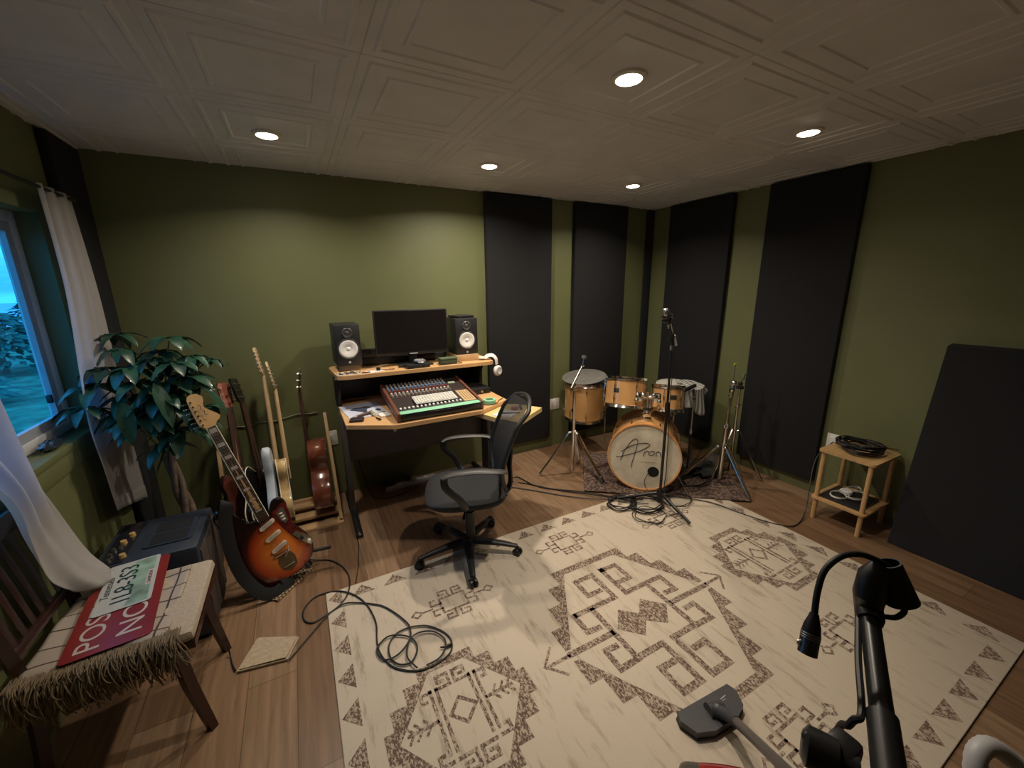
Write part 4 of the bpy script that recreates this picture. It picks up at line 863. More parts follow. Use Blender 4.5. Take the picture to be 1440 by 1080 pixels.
simple('floor_cable', MB().tube(cat_rom([(2.30,1.98,.024),(2.411,1.93,.022),(2.497,1.871,.020),(2.633,1.722,.016),(2.689,1.532,.014),(2.750,1.363,.013),(2.834,1.267,.008),(2.95,1.26,.007),(3.10,1.30,.06),(3.30,1.38,.35),(3.47,1.36,.47)],7),.004,6), K['cable'], 'long black cable from the drums along the rug edge to the side table outlet', 'cable')
simple('wall_cable', MB().tube(cat_rom([(-.52,YB-.006,.69),(-.48,YB-.006,.694),(-.40,YB-.006,.685),(-.32,YB-.006,.702),(-.24,YB-.006,.694),(-.17,YB-.006,.706),(-.08,YB-.006,.722),(.0,YB-.006,.714),(.054,YB-.006,.718)],6),.005,6), mat('dull_green_cable',(.20,.22,.13),.6), 'wavy greenish cable stuck along the back wall behind the guitars', 'cable')
# ------------------------------------------------------------------ bamboo side table
sb = thing('side_table', 'small light bamboo side table with a lower shelf by the right wall', 'side table', (3.275,1.125,0))
TX0, TX1, TY0, TY1 = 3.085, 3.462, .965, 1.285
def rrect(x0,x1,y0,y1,r,n=5):
    out = []
    for cx,cy,a0 in ((x1-r,y1-r,0),(x0+r,y1-r,90),(x0+r,y0+r,180),(x1-r,y0+r,270)):
        for k in range(n+1): a = math.radians(a0+90*k/n); out.append((cx+r*math.cos(a), cy+r*math.sin(a)))
    return out
MB().prism(rrect(TX0,TX1,TY0,TY1,.025), .508, .524).build('top', K['bamboo'], sb, world=True)
MB().prism(rrect(TX0,TX1,TY0,TY1,.025), .155, .170).build('lower_shelf', K['bamboo'], sb, world=True)
for x in (TX0+.028,TX1-.028):
    for y in (TY0+.028,TY1-.028): MB().cyl((x,y,0),(x,y,.508),.0145).build('leg', K['bamboo'], sb, world=True)
R_ = random.Random(11)
for k in range(4):
    pts = []; 
    for i in range(34):
        a = 2*PI*i/10+k; rr = .118+.03*math.sin(i*1.3+k)+R_.uniform(-.012,.012); pts.append((3.285+math.cos(a)*rr*1.05, 1.13+math.sin(a)*rr*.85, 0.531+.008*k*1.4+.0045*(i/10)*1.6+R_.uniform(0,.004)))
    pts = [(p[0], p[1], p[2]) for p in pts]
    simple('table_cable', MB().tube(cat_rom(pts,4),.0042,6), K['cable'], ['lowest','second','third','uppermost'][k]+' black cable of the coil heap on the bamboo table top', 'cable')
simple('silver_plug', MB().cyl((3.17,1.09,.588),(3.215,1.06,.592),.010,.008), K['steel'], 'silver plug lying on the black cable coil on the bamboo table', 'plug')
simple('brass_plug', MB().cyl((3.385,1.02,.563),(3.462,.985,.545),.007,.004), mat('brass',(.5,.35,.15),.3,.8), 'long brass jack plug sticking out at the right of the table cable coil', 'plug')
lp_ = thing('black_device', 'flat black device on the lower shelf of the bamboo table', 'device', M=TR(3.265,1.125,.170))
MB().bx(-.145,.125,-.12,.12,0,.018,bev=.004).build('housing', K['black'], lp_)
for k,(cx,cy,R) in enumerate([(3.20,1.16,.07),(3.28,1.10,.08),(3.36,1.14,.05)]):
    pts = [(cx+math.cos(2*PI*i/9)*R*R_.uniform(.8,1.1), cy+math.sin(2*PI*i/9)*R*.7, .196+.002*i*.3+.004*k) for i in range(20)]
    simple('white_cable', MB().tube(cat_rom(pts,4),.0030,6), mat('white_cable_jacket',(.62,.60,.55),.5), ['left','middle','right'][k]+' white cable coil on the lower shelf of the bamboo table', 'cable')
simple('white_adapter', MB().lathe([(.0,.026),(.028,.026),(.036,.018),(.036,.0),(.0,.0)],(3.27,1.15,.200)), K['white'], 'round white adapter among the cables on the lower shelf', 'adapter')
# ------------------------------------------------------------------ guitars
K['fretb'] = mat('dark_rosewood', (.045,.022,.014), .45, var=.2)
K['inlay'] = mat('pearl_block_inlay', (.52,.46,.38), .3)
K['string'] = mat('nickel_string', (.55,.52,.48), .3, 1)
def outline(pts, n=7): return [(v[0], v[1]) for v in cat_rom([(a,b,0) for a,b in pts], n, closed=True)]
OFFSET = [(0,0),(.09,.010),(.155,.055),(.172,.125),(.150,.195),(.122,.245),(.126,.300),(.150,.345),(.135,.385),(.095,.385),(.060,.345),(.035,.335),(-.035,.345),(-.060,.385),(-.090,.445),(-.130,.465),(-.158,.430),(-.150,.360),(-.135,.290),(-.150,.215),(-.178,.150),(-.182,.085),(-.140,.030),(-.075,.004)]
ACOU = [(0,0),(.11,.012),(.185,.075),(.195,.155),(.160,.225),(.120,.275),(.122,.325),(.142,.385),(.130,.445),(.075,.480),(0,.487),(-.075,.480),(-.130,.445),(-.142,.385),(-.122,.325),(-.120,.275),(-.160,.225),(-.195,.155),(-.185,.075),(-.11,.012)]
LESP = [(0,0),(.10,.012),(.155,.070),(.165,.135),(.135,.205),(.115,.255),(.125,.310),(.135,.355),(.105,.385),(.065,.355),(.035,.340),(-.035,.375),(-.085,.415),(-.125,.400),(-.140,.345),(-.120,.275),(-.125,.210),(-.160,.140),(-.155,.070),(-.10,.012)]
def guitar(label, M, out, th, body_m, side_m, neck_m, L=.98, nj=.34, head='inline', detail=False, group=None, edge=None, cat='electric guitar', name='electric_guitar', nw=.021, board=None, heads=None, tun=None, fret=True):
    t = thing(name, label, cat, group=group, M=M)        # local: z up the neck, -y the front, x to the viewer's right
    po = outline(out); F = frame((0,0,0),(1,0,0),(0,0,1),(0,-1,0))
    m = MB(); m.T = F; cx, cz = 0, max(p[1] for p in po)*.47; sc = lambda k: [(cx+(p[0]-cx)*k, cz+(p[1]-cz)*k) for p in po]
    N = len(po); rings = [(sc(.965),-th/2),(po,-th/2+.008),(po,th/2-.008),(sc(.965),th/2)]
    vs = [(p[0],p[1],z) for r,z in rings for p in r]; fs = [(a*N+i,a*N+(i+1)%N,(a+1)*N+(i+1)%N,(a+1)*N+i) for a in range(3) for i in range(N)]
    m.add(vs, fs, 1); m.add([(p[0],p[1],th/2) for p in rings[3][0]], [tuple(range(N))], 0); m.add([(p[0],p[1],-th/2) for p in rings[0][0]], [tuple(range(N))], 1)
    m.build('body', [body_m, side_m], t, sharp=50)
    if edge:
        for z in (-th/2+.002, th/2-.002): MB().tube([(p[0],-z,p[1]) for p in po], .0035, 6, closed=True).build('binding', edge, t)
    nz = L-.19; y0 = -th/2-.006
    MB().tube([(0,y0+.004,nj-.03),(0,y0+.002,nj+.08),(0,y0+.002,nz)], [(nw*1.2,.016),(nw*1.12,.013),(nw*.98,.011)], 12, flat=(1,0,0)).build('neck', neck_m, t)
    fb = MB(); fb.add([(-nw*1.3,y0-.010,nj-.10),(nw*1.3,y0-.010,nj-.10),(nw,y0-.010,nz),(-nw,y0-.010,nz),(-nw*1.3,y0-.002,nj-.10),(nw*1.3,y0-.002,nj-.10),(nw,y0-.002,nz),(-nw,y0-.002,nz)],[(0,1,2,3),(4,7,6,5),(0,4,5,1),(1,5,6,2),(2,6,7,3),(3,7,4,0)])
    f_ = fb.build('fretboard', board or K['fretb'], t)
    hz = nz; hm = heads or neck_m
    if head == 'inline': hp_ = [(-.021,0),(.021,0),(.032,.016),(.050,.026),(.060,.040),(.048,.060),(.028,.085),(.014,.108),(.016,.128),(.026,.145),(.028,.165),(.014,.185),(-.008,.192),(-.028,.186),(-.038,.168),(-.042,.12),(-.044,.05),(-.040,.022)]
    elif head == 'three': hp_ = [(-.022,0),(.022,0),(.034,.02),(.040,.14),(.030,.165),(.010,.158),(0,.165),(-.010,.158),(-.030,.165),(-.040,.14),(-.034,.02)]
    m = MB(); m.T = frame((0,y0,hz),(1,0,0),(0,.0,1),(0,-1,0)) @ Matrix.Rotation(math.radians(-8), 4, 'X'); m.prism([(a, b*(.19/.19)) for a,b in hp_], -.008, .006); hd = m.build('headstock', hm, t)
    TM = frame((0,y0,hz),(1,0,0),(0,.0,1),(0,-1,0)) @ Matrix.Rotation(math.radians(-8), 4, 'X')
    tm_ = tun or K['chrome']
    pos = [(-1, .022+.026*k) for k in range(6)] if head == 'inline' else [(s, .035+.045*k) for k in range(3) for s in (-1,1)]
    for s, z in pos:
        m = MB(); m.T = TM; m.cyl((s*.026,z,.006),(s*.026,z,.016),.005,seg=10).cyl((s*.038,z,-.002),(s*.054,z,-.002),.003,seg=8).box((s*.062,z,-.002),(.014,.008,.016),bev=.003); m.build('tuner', tm_, t)
    return t, y0, nz
sb_m = mat('sunburst_lacquer', (.55,.13,.02), .12, coat=.8); n_ = sb_m.node_tree.nodes; l_ = sb_m.node_tree.links
t0 = n_.new('ShaderNodeTexCoord'); mp0 = n_.new('ShaderNodeMapping'); mp0.inputs['Location'].default_value = (-.0,0,-.17*4.6); mp0.inputs['Scale'].default_value = (5.6,0,4.6); g0 = n_.new('ShaderNodeTexGradient'); g0.gradient_type = 'SPHERICAL'
c0_ = n_.new('ShaderNodeValToRGB'); l_.new(t0.outputs['Object'], mp0.inputs[0]); l_.new(mp0.outputs[0], g0.inputs[0]); l_.new(g0.outputs['Fac'], c0_.inputs[0]); l_.new(c0_.outputs[0], n_['Principled BSDF'].inputs['Base Color'])
e = c0_.color_ramp.elements; e[0].position = .0; e[0].color = (.012,.004,.004,1); e[1].position = .62; e[1].color = (.72,.20,.03,1)
for p_, q_ in ((.14,(.05,.006,.004)),(.30,(.40,.05,.012))): k = e.new(p_); k.color = (*q_,1)
K['gblack'] = mat('gloss_black_lacquer', (.010,.008,.008), .1, coat=.8)
# sunburst guitar on its floor stand
GB = Vector((-.184,2.33,.062)); GT = Vector((-.533,2.545,1.170)); gu = (GT-GB).normalized()
gf = Vector((.16,-1,.1)); gf = (gf-gu*gf.dot(gu)).normalized(); gxv = gu.cross(-gf).normalized()*-1
gxv = (-gf).cross(gu).normalized()
if gxv.x < 0: gxv = -gxv
MG = frame(GB, gxv, -gf, gu)
gt, gy0, gnz = guitar('sunburst offset electric guitar with block inlays and black strap on a floor stand', MG, [(a*1.04-.030,b*1.13) for a,b in OFFSET], .042, sb_m, K['gblack'], K['maple'], L=1.13, nj=.47, group=None)
fy = gy0+.006
for i, z in enumerate((.335,.262,.190)):
    m = MB(); m.T = frame((.0,fy-.004,z),(.97,0,.24),(-.24,0,.97),(0,-1,0)); m.prism(rrect(-.042,.042,-.011,.011,.010), 0, .010); pk = m.build('pickup', K['cream'], gt)
    d = MB(); d.T = frame((.0,fy-.0145,z),(.97,0,.24),(-.24,0,.97),(0,-1,0))
    for k in range(6): d.cyl((-.026+.0104*k,0,0),(-.026+.0104*k,0,.0012),.0024,seg=8)
    d.build('pole_pieces', K['steel'], pk)
m = MB(); m.T = frame((.0,fy,0),(1,0,0),(0,0,1),(0,-1,0)); m.prism([(.042,.385),(.065,.385),(.098,.405),(.125,.405),(.118,.34),(.106,.28),(.125,.21),(.150,.14),(.140,.12),(.085,.18),(.055,.28)], 0, .003); m.build('pickguard', mat('dark_red_tortoise',(.10,.012,.012),.15,var=.5,vscale=40,coat=.6), gt)
m = MB(); m.T = frame((.0,fy-.003,0),(1,0,0),(0,0,1),(0,-1,0)); m.prism([(.060,.365),(.090,.385),(.104,.375),(.098,.305),(.078,.292),(.064,.315)], 0, .002); sp2 = m.build('switch_plate', K['steel'], gt)
for k in range(3): MB().box((.080,fy-.009,(.318+.018*k)),(.018,.008,.008),bev=.002).build('switch', K['cream'], sp2)
m = MB(); m.T = frame((.0,fy-.003,0),(1,0,0),(0,0,1),(0,-1,0)); m.prism([(.080,.215),(.105,.225),(.150,.155),(.155,.120),(.135,.105),(.110,.145)], 0, .002); cp2 = m.build('control_plate', K['chrome'], gt)
for (x,z) in ((.112,.170),(.136,.132)): m = MB(); m.cyl((x,fy-.005,z),(x,fy-.020,z),.010,.009,16); m.build('knob', K['black'] if z > .15 else K['cream'], gt)
m = MB(); m.T = frame((.0,fy,0),(1,0,0),(0,0,1),(0,-1,0)); m.prism([(-.030,.135),(.035,.135),(.045,.105),(.040,.055),(.0,.035),(-.035,.06),(-.042,.105)], 0, .004); tl = m.build('tremolo_plate', mat('aged_brass_plate',(.22,.17,.09),.3,.8,var=.3), gt)
MB().box((.0,fy-.006,.070),(.055,.004,.005)).build('string_slot', K['chrome'], tl)
MB().box((-.0,fy-.010,.152),(.085,.012,.012),bev=.003).build('bridge', K['chrome'], gt)
MB().tube(cat_rom([(.0,fy-.010,.125),(.025,fy-.016,.15),(.040,fy-.018,.185),(.045,fy-.018,.20)],5),.003,8).build('tremolo_arm', K['chrome'], gt)
for i in range(6):
    x = -.0175+.007*i; MB().tube([(x*1.2,fy-.018,.152),(x,gy0-.0125,gnz)], .0006, 5).build('string', K['string'], gt)
fz = gnz
k = 0; pos_ = []
for f in range(1, 22):
    z = gnz-(gnz-.165)*(1-2**(-f/12)); pos_.append(z)
for f in (1,3,5,7,9,12,15,17,19):
    z = (pos_[f-1]+(pos_[f-2] if f > 1 else gnz))/2; h = ((pos_[f-2] if f > 1 else gnz)-pos_[f-1])*.55
    if z > .39: MB().box((0,gy0-.0103,z),(.030,.0012,h)).build('inlay', K['inlay'], gt)
for z in pos_:
    if z > .38: MB().box((0,gy0-.0108,z),(.044,.0014,.0018)).build('fret', K['string'], gt)
for s in (-1,1): MB().tube([(s*.0268,gy0-.009,.375),(s*.0212,gy0-.009,gnz)], .0022, 6).build('neck_binding', K['cream'], gt)
m = MB(); m.T = frame((0,gy0-.0075,gnz),(1,0,0),(0,.0,1),(0,-1,0)) @ Matrix.Rotation(math.radians(-8), 4, 'X')
m.tube([(v.x,v.y,.007) for v in cat_rom([(-.005,.13,0),(.003,.115,0),(-.002,.10,0),(.008,.09,0),(.004,.075,0),(.014,.066,0)],4)], .0016, 5); m.build('headstock_script', K['black'], gt)
# strap hanging behind and to the left of the body
def W(p): return MG @ Vector(p)
sp3 = MB(); pts = [W((-.145,-.0,.512)), Vector((-.420,2.29,.60)), Vector((-.440,2.27,.50)), Vector((-.437,2.26,.32)), Vector((-.405,2.26,.16)), Vector((-.340,2.24,.06)), Vector((-.28,2.25,.035)), W((-.02,-.01,-.012))]
sp3.tube(cat_rom(pts, 7), [(.031,.002)]*50, 8, flat=(.85,-.5,0)); sp3.v = sp3.v
so = sp3.build('strap', mat('black_nylon_strap',(.004,.005,.006),.8,bump=.3,bscale=400), gt, world=True)
MB().lathe([(.0,.012),(.012,.010),(.006,.0),(.006,-.008)], W((-.145,-.01,.520)), (-.3,-.2,1), 16).build('strap_button', K['chrome'], gt, world=True)
simple('guitar_cable', MB().tube(cat_rom([(-.151,2.481,.10),(-.12,2.49,.03),(-.073,2.471,.010),(-.004,2.441,.006),(.052,2.36,.006),(.086,2.254,.006),(.086,2.165,.006),(.071,2.089,.014),(.046,2.038,.014),(.003,1.999,.010),(-.059,1.974,.006),(-.111,1.957,.006),(-.146,1.987,.006),(-.156,2.039,.006),(-.143,2.092,.006),(-.096,2.142,.006),(-.033,2.144,.008),(.029,2.113,.015),(.088,2.054,.016),(.133,1.971,.016),(.158,1.877,.015),(.166,1.782,.015),(.152,1.685,.015),(.151,1.618,.015),(.167,1.555,.015),(.197,1.499,.015),(.254,1.451,.015),(.305,1.431,.015),(.362,1.430,.015),(.418,1.444,.015),(.451,1.473,.015),(.462,1.525,.015),(.442,1.582,.016),(.396,1.639,.018),(.349,1.668,.018),(.290,1.682,.018),(.234,1.671,.018),(.195,1.623,.018),(.189,1.560,.018),(.207,1.515,.018),(.237,1.492,.018),(.272,1.493,.018),(.305,1.534,.02),(.310,1.579,.02),(.291,1.624,.02),(.247,1.661,.02),(.198,1.675,.02),(.153,1.646,.02),(.140,1.615,.018),(.155,1.566,.02),(.187,1.548,.02),(.239,1.561,.022),(.286,1.602,.023),(.303,1.643,.023),(.304,1.706,.02),(.264,1.807,.017),(.216,1.888,.016),(.160,1.937,.016),(.094,1.979,.017),(.041,1.996,.020),(-.014,1.984,.012),(-.068,1.944,.011),(-.114,1.893,.008),(-.163,1.839,.007),(-.196,1.799,.008),(-.215,1.77,.014)],5),.0038,8), K['cable'], 'long black guitar cable lying in loops across the rug corner', 'cable')
simple('cable_loop', MB().tube(cat_rom([(.281,1.445,.023),(.256,1.515,.025),(.278,1.587,.025),(.312,1.618,.025),(.359,1.618,.024),(.406,1.592,.022),(.434,1.535,.022),(.425,1.487,.022),(.382,1.446,.022),(.320,1.436,.024)],5),.0036,8), K['cable'], 'small loop of black cable inside the larger cable loops on the rug', 'cable')
simple('jack_plug', MB().cyl((.455,1.490,.021),(.422,1.488,.021),.007,.006).cyl((.422,1.488,.021),(.404,1.497,.021),.0035), K['blackm'], 'black jack plug at the end of the looped cable on the rug', 'plug')
simple('thin_wire', MB().tube(cat_rom([(.175,2.90,.30),(.178,2.78,.06),(.185,2.66,.006),(.178,2.50,.005),(.165,2.40,.005),(.140,2.25,.005),(.115,2.149,.005)],7),.0025,6), K['cable'], 'thin dark wire running from the left desk foot to the rug edge', 'cable')
# striped mat and floor stand
sm_m = mat('striped_woven_mat', (.3,.2,.1), .9); nn2 = sm_m.node_tree; a_ = nn2.nodes.new('ShaderNodeTexCoord'); bk_ = nn2.nodes.new('ShaderNodeTexBrick'); bk_.inputs['Scale'].default_value = 1; bk_.inputs['Brick Width'].default_value = .022; bk_.inputs['Row Height'].default_value = .016; bk_.inputs['Mortar Size'].default_value = .0035
bk_.inputs['Color1'].default_value = (.42,.30,.17,1); bk_.inputs['Color2'].default_value = (.36,.25,.13,1); bk_.inputs['Mortar'].default_value = (.03,.02,.015,1); nn2.links.new(a_.outputs['Object'], bk_.inputs[0]); nn2.links.new(bk_.outputs[0], nn2.nodes['Principled BSDF'].inputs['Base Color'])
m = MB(); m.bx(-.14,.14,-.01,.11,0,.012,bev=.003)
o = m.build('woven_mat', sm_m); o.matrix_world = TR(-.185,2.315,.0005,math.radians(49)); tag(o, 'small striped black and tan woven mat under the guitar stand', 'mat')
gs = thing('guitar_stand', 'black folding stand holding the sunburst guitar', 'guitar stand', (-.22,2.42,.014))
s1 = Vector((-.27,2.47,.40))
for q in (Vector((-.36,2.28,.025)), Vector((-.10,2.42,.025)), Vector((-.26,2.62,.025))):
    m = MB(); m.tube(cat_rom([s1, s1.lerp(q,.5)+Vector((0,0,.02)), q],4), .009, 8); l_ = m.build('leg', K['blackm'], gs, world=True)
    MB().cyl(q+(s1-q).normalized()*-.01, q+(s1-q).normalized()*.05, .014).build('rubber_foot', K['rubber'], l_, world=True)
for s in (-1,1):
    MB().tube(cat_rom([s1+Vector((0,0,-.2)), W((s*.07,.035,.0)), W((s*.07,-.0,-.012)), W((s*.07,-.035,.0)), W((s*.07,-.038,.03))],4), .008, 8).build('cradle', K['rubber'], gs, world=True)
MB().tube(cat_rom([W((.10,.03,.06)), W((.17,.02,.03)), W((.215,.0,.018))],4), .010, 8).build('arm', K['rubber'], gs, world=True)
# folded tan doormat/paper on the floor
fp = MB(); fp.add([(-.420,1.818,.004),(-.353,1.98,.004),(-.175,1.891,.004),(-.222,1.78,.004),(-.420,1.818,.012),(-.353,1.98,.010),(-.175,1.891,.010),(-.222,1.78,.012)],[(0,1,2,3),(4,7,6,5),(0,4,5,1),(1,5,6,2),(2,6,7,3),(3,7,4,0)])
fp.add([(-.410,1.822,.013),(-.345,1.975,.012),(-.180,1.893,.012),(-.228,1.785,.018),(-.410,1.822,.016),(-.345,1.975,.015),(-.180,1.893,.015),(-.228,1.785,.022)],[(0,1,2,3),(4,7,6,5),(0,4,5,1),(1,5,6,2),(2,6,7,3),(3,7,4,0)])
simple('folded_mat', fp, mat('tan_rug_scrap',(.42,.34,.24),.95,var=.15,vscale=60,bump=.8,bscale=200), 'folded tan piece of matting on the floor between wooden chair and rug', 'mat')
simple('mat_cable', MB().tube(cat_rom([(-.46,1.95,.05),(-.455,1.93,.006),(-.44,1.87,.006),(-.425,1.83,.008)],5),.0035,6), K['cable'], 'short black cable between the wooden chair leg and the tan matting', 'cable')
# ------------------------------------------------------------------ guitar rack by the back wall
gk = thing('guitar_rack', 'home-made pine rack of leaning posts and base boards holding the guitars', 'guitar rack', (-.22,3.0,0))
def post(x0, x1, name='post'):
    m = MB(); a = Vector(x0); b = Vector(x1); d = (b-a); R = frame((0,0,0), Vector((1,0,0)), d.normalized().cross(Vector((1,0,0))).normalized(), d.normalized()).to_3x3(); m.box((a+b)/2, (.022,.045,d.length), M=R, bev=.002); return m.build(name, K['pine'], gk, world=True)
post((.112,2.86,.03),(.100,3.20,.735)); post((-.545,2.86,.03),(-.575,3.20,.640))
for (y, z, w) in ((2.83,.012,.085),(2.93,.05,.09),(3.03,.085,.07)): MB().bx(-.60,.125,y,y+.085,z-.011,z+.011,bev=.002).build('base_board', K['pine'], gk, world=True)
MB().bx(-.60,.125,3.10,3.125,.0,.12,bev=.002).build('back_board', K['pine'], gk, world=True)

def side_M(bx_, by, bz, tx_, ty, tz, face):      # guitar seen edge-on: face is the direction its front points
    b = Vector((bx_,by,bz)); u = (Vector((tx_,ty,tz))-b); L = u.length; u.normalize(); f = Vector(face); f = (f-u*f.dot(u)).normalized(); x = (-f).cross(u).normalized()
    return frame(b, x, -f, u), L
nat_m = mat('spalted_natural_body', (.52,.36,.16), .25, var=.55, vscale=9, coat=.5)
GR = 'guitars on the wooden rack'
M_, L_ = side_M(.022,2.93,.125, .018,3.12,1.13,(-1,.05,0)); guitar('mahogany acoustic guitar seen edge-on at the right end of the rack', M_, ACOU, .112, K['mahog'], K['mahog'], K['fretb'], L=L_, nj=.47, head='three', group=GR, cat='acoustic guitar', name='acoustic_guitar', edge=K['mahog'])
M_, L_ = side_M(-.205,2.92,.115, -.225,3.14,1.165,(1,.05,0)); guitar('natural spalted wood guitar with cream binding seen edge-on on the rack', M_, LESP, .060, nat_m, nat_m, K['maplel'], L=L_, nj=.36, head='inline', group=GR, edge=K['cream'], board=K['maplel'])
M_, L_ = side_M(-.262,2.90,.115, -.272,3.13,1.268,(1,-.10,0)); guitar('pale blue-white electric bass with maple neck, tallest on the rack', M_, [(a*1.0,b*1.12) for a,b in OFFSET], .048, mat('pale_blue_white_lacquer',(.50,.58,.68),.2,coat=.6), mat('pale_blue_white_edge',(.50,.58,.68),.2,coat=.6), K['maplel'], L=L_, nj=.40, head='inline', group=GR, cat='bass guitar', board=K['maplel'])
M_, L_ = side_M(-.335,2.87,.115, -.425,3.13,1.10,(.9,-.4,0)); guitar('black electric guitar with cream binding and black headstock on the rack', M_, LESP, .045, K['gblack'], K['gblack'], K['gblack'], L=L_, nj=.36, head='three', group=GR, edge=K['cream'])
M_, L_ = side_M(-.46,2.90,.115, -.480,3.13,1.08,(.6,-.7,0)); guitar('reddish-brown guitar with reddish headstock at the left end of the rack behind the plant', M_, [(a*.8,b*.9) for a,b in LESP], .045, mat('red_brown_body',(.10,.03,.02),.25,coat=.5), K['darkwood'], mat('brown_neck',(.24,.13,.08),.35), L=L_, nj=.32, head='three', group=GR, heads=mat('reddish_headstock',(.30,.10,.07),.35))
# ------------------------------------------------------------------ blue-black amplifier
am = thing('guitar_amplifier', 'black combo amplifier with recessed wells and gold knobs on top, under the window', 'amplifier', (-.685,2.32,0))
K['tolex'] = mat('blue_black_vinyl', (.022,.030,.045), .42, bump=.5, bscale=350)
AX0, AX1, AY0, AY1, AZ = -.900, -.530, 2.105, 2.50, .50
m = MB(); m.bx(AX0,AX1,AY0,AY1,.02,AZ,bev=.012); m.build('cabinet', K['tolex'], am, world=True)
MB().bx(AX1-.001,AX1+.006,AY0+.03,AY1-.03,.05,AZ-.04,bev=.002).build('grille_cloth', mat('brown_black_grille',(.05,.035,.028),.9,bump=.5,bscale=500), am, world=True)
tr4 = MB(); tr4.prism(rrect(-.745,-.565,2.19,2.42,.012), AZ, AZ+.006); tr4.build('well_frame', K['tolex'], am, world=True)
for (a,b) in ((2.205,2.30),(2.315,2.405)): MB().prism(rrect(-.725,-.585,a,b,.010), AZ+.004, AZ+.0075).build('recessed_well', mat('dark_well',(.008,.008,.01),.6), am, world=True)
MB().bx(-.875,-.795,2.125,2.48,AZ+.0005,AZ+.004,bev=.001).build('control_panel', mat('black_control_panel',(.012,.012,.018),.3), am, world=True)
for (x,y) in ((-.800,2.16),(-.83,2.285),(-.815,2.345)): MB().cyl((x,y,AZ+.004),(x,y,AZ+.020),.013,.011,18).build('knob', mat('gold_knob',(.75,.50,.20),.3,.4), am, world=True)
for (x,y) in ((-.845,2.15),(-.85,2.19),(-.85,2.235),(-.83,2.25)): MB().cyl((x,y,AZ+.004),(x,y,AZ+.018),.009,.007,14).build('knob', K['steel'], am, world=True)
for x in (AX0+.04,AX1-.04):
    for y in (AY0+.04,AY1-.04): MB().cyl((x,y,0),(x,y,.022),.018).build('rubber_foot', K['rubber'], am, world=True)
# ------------------------------------------------------------------ money tree
pt = thing('potted_tree', 'potted money tree with braided trunk and large drooping leaves in the corner', 'potted plant', (-.70,2.74,0))
MB().lathe([(.0,.02),(.115,.02),(.12,.0),(.125,.02),(.155,.26),(.16,.28),(.145,.28),(.138,.25),(.0,.25)], (-.70,2.74,0)).build('pot', mat('dark_clay_pot',(.05,.035,.028),.6), pt, world=True)
MB().lathe([(.0,.252),(.139,.251)], (-.70,2.74,0)).build('soil', mat('soil',(.03,.02,.012),.95,bump=1), pt, world=True)
tk = MB()
for k in range(3):
    pts = []
    for i in range(26):
        z = .24+.56*i/25; a = 2*PI*(k/3+z*1.7); rr = .022-.007*i/25; pts.append((-.695+.012*math.sin(z*6)-.03*(z-.24)+math.cos(a)*rr, 2.74+math.sin(a)*rr, z))
    tk.tube(pts, [(.020-.007*i/25) for i in range(26)], 10)
tk.build('braided_trunk', K['bark'], pt, world=True)
R_ = random.Random(21)
lf = MB(); stt = MB()
def leaflet(o, d, L, w, droop):
    d = Vector(d).normalized(); s = d.cross(Vector((0,0,1)));
    if s.length < .1: s = Vector((1,0,0))
    s.normalize(); nu = 8; vs = []; p = Vector(o); dd = d.copy()
    for i in range(nu+1):
        t = i/nu; ww = w*(math.sin(PI*min(1,t**.75))**.8 if 0 < t < 1 else 0)*(1 if t < .999 else 0)+.0006
        upv = s.cross(dd).normalized(); 
        if upv.z < 0: upv = -upv
        vs += [p+s*ww+upv*ww*.28+upv*.002*math.sin(i*2), p.copy(), p-s*ww+upv*ww*.28+upv*.002*math.cos(i*2)]
        p = p+dd*(L/nu); dd = (dd+Vector((0,0,-droop/nu))).normalized()
    fs = []
    for i in range(nu):
        for j in range(2): fs.append((i*3+j, i*3+j+1, i*3+j+4, i*3+j+3))
    lf.add(vs, fs)
crown0 = Vector((-.72,2.74,.80))
ends = [((-.955,2.60,1.10),.15),((-.87,2.68,1.27),.15),((-.80,2.70,1.36),.13),((-.70,2.66,1.30),.14),((-.60,2.70,1.40),.17),((-.52,2.68,1.30),.13),((-.56,2.66,1.20),.17),((-.64,2.62,1.18),.18),((-.73,2.62,1.20),.18),((-.70,2.60,1.05),.20),((-.60,2.62,1.05),.18),((-.63,2.62,.92),.19),((-.73,2.62,.98),.19),((-.80,2.66,1.12),.17),((-.52,2.70,1.15),.15),((-.85,2.86,1.42),.13),((-.66,2.85,1.25),.17),((-.57,2.84,1.10),.16),((-.78,2.85,1.05),.17),((-.50,2.66,1.02),.13),((-.68,2.58,.86),.17),((-.46,2.72,1.27),.11),((-.90,2.62,1.20),.16),((-.66,2.72,1.33),.16),((-.77,2.62,1.27),.17),((-.58,2.62,1.28),.16),((-.66,2.60,1.12),.19),((-.78,2.60,1.04),.19),((-.55,2.64,.98),.16),((-.70,2.72,1.10),.19),((-.83,2.62,1.05),.17),((-.60,2.74,1.20),.18)]
for (c, L) in ends:
    c = Vector(c); mid = crown0.lerp(c, .55)+Vector((0,0,.07)); stt.tube(cat_rom([crown0+Vector((R_.uniform(-.02,.02),R_.uniform(-.02,.02),-.04)), mid, c],5), .0035, 6)
    nl = R_.choice((5,6,7,7)); a0 = R_.uniform(0,6); out_ = (c-crown0); out_.z = 0
    out_ = out_.normalized() if out_.length > .05 else Vector((0,-1,0))
    for i in range(nl):
        a = a0+2*PI*i/nl+R_.uniform(-.15,.15); d = Vector((math.cos(a), math.sin(a), R_.uniform(-.35,.15)))+out_*.25
        leaflet(c, d, L*R_.uniform(.75,1.1), L*R_.uniform(.14,.19), R_.uniform(.8,1.7))
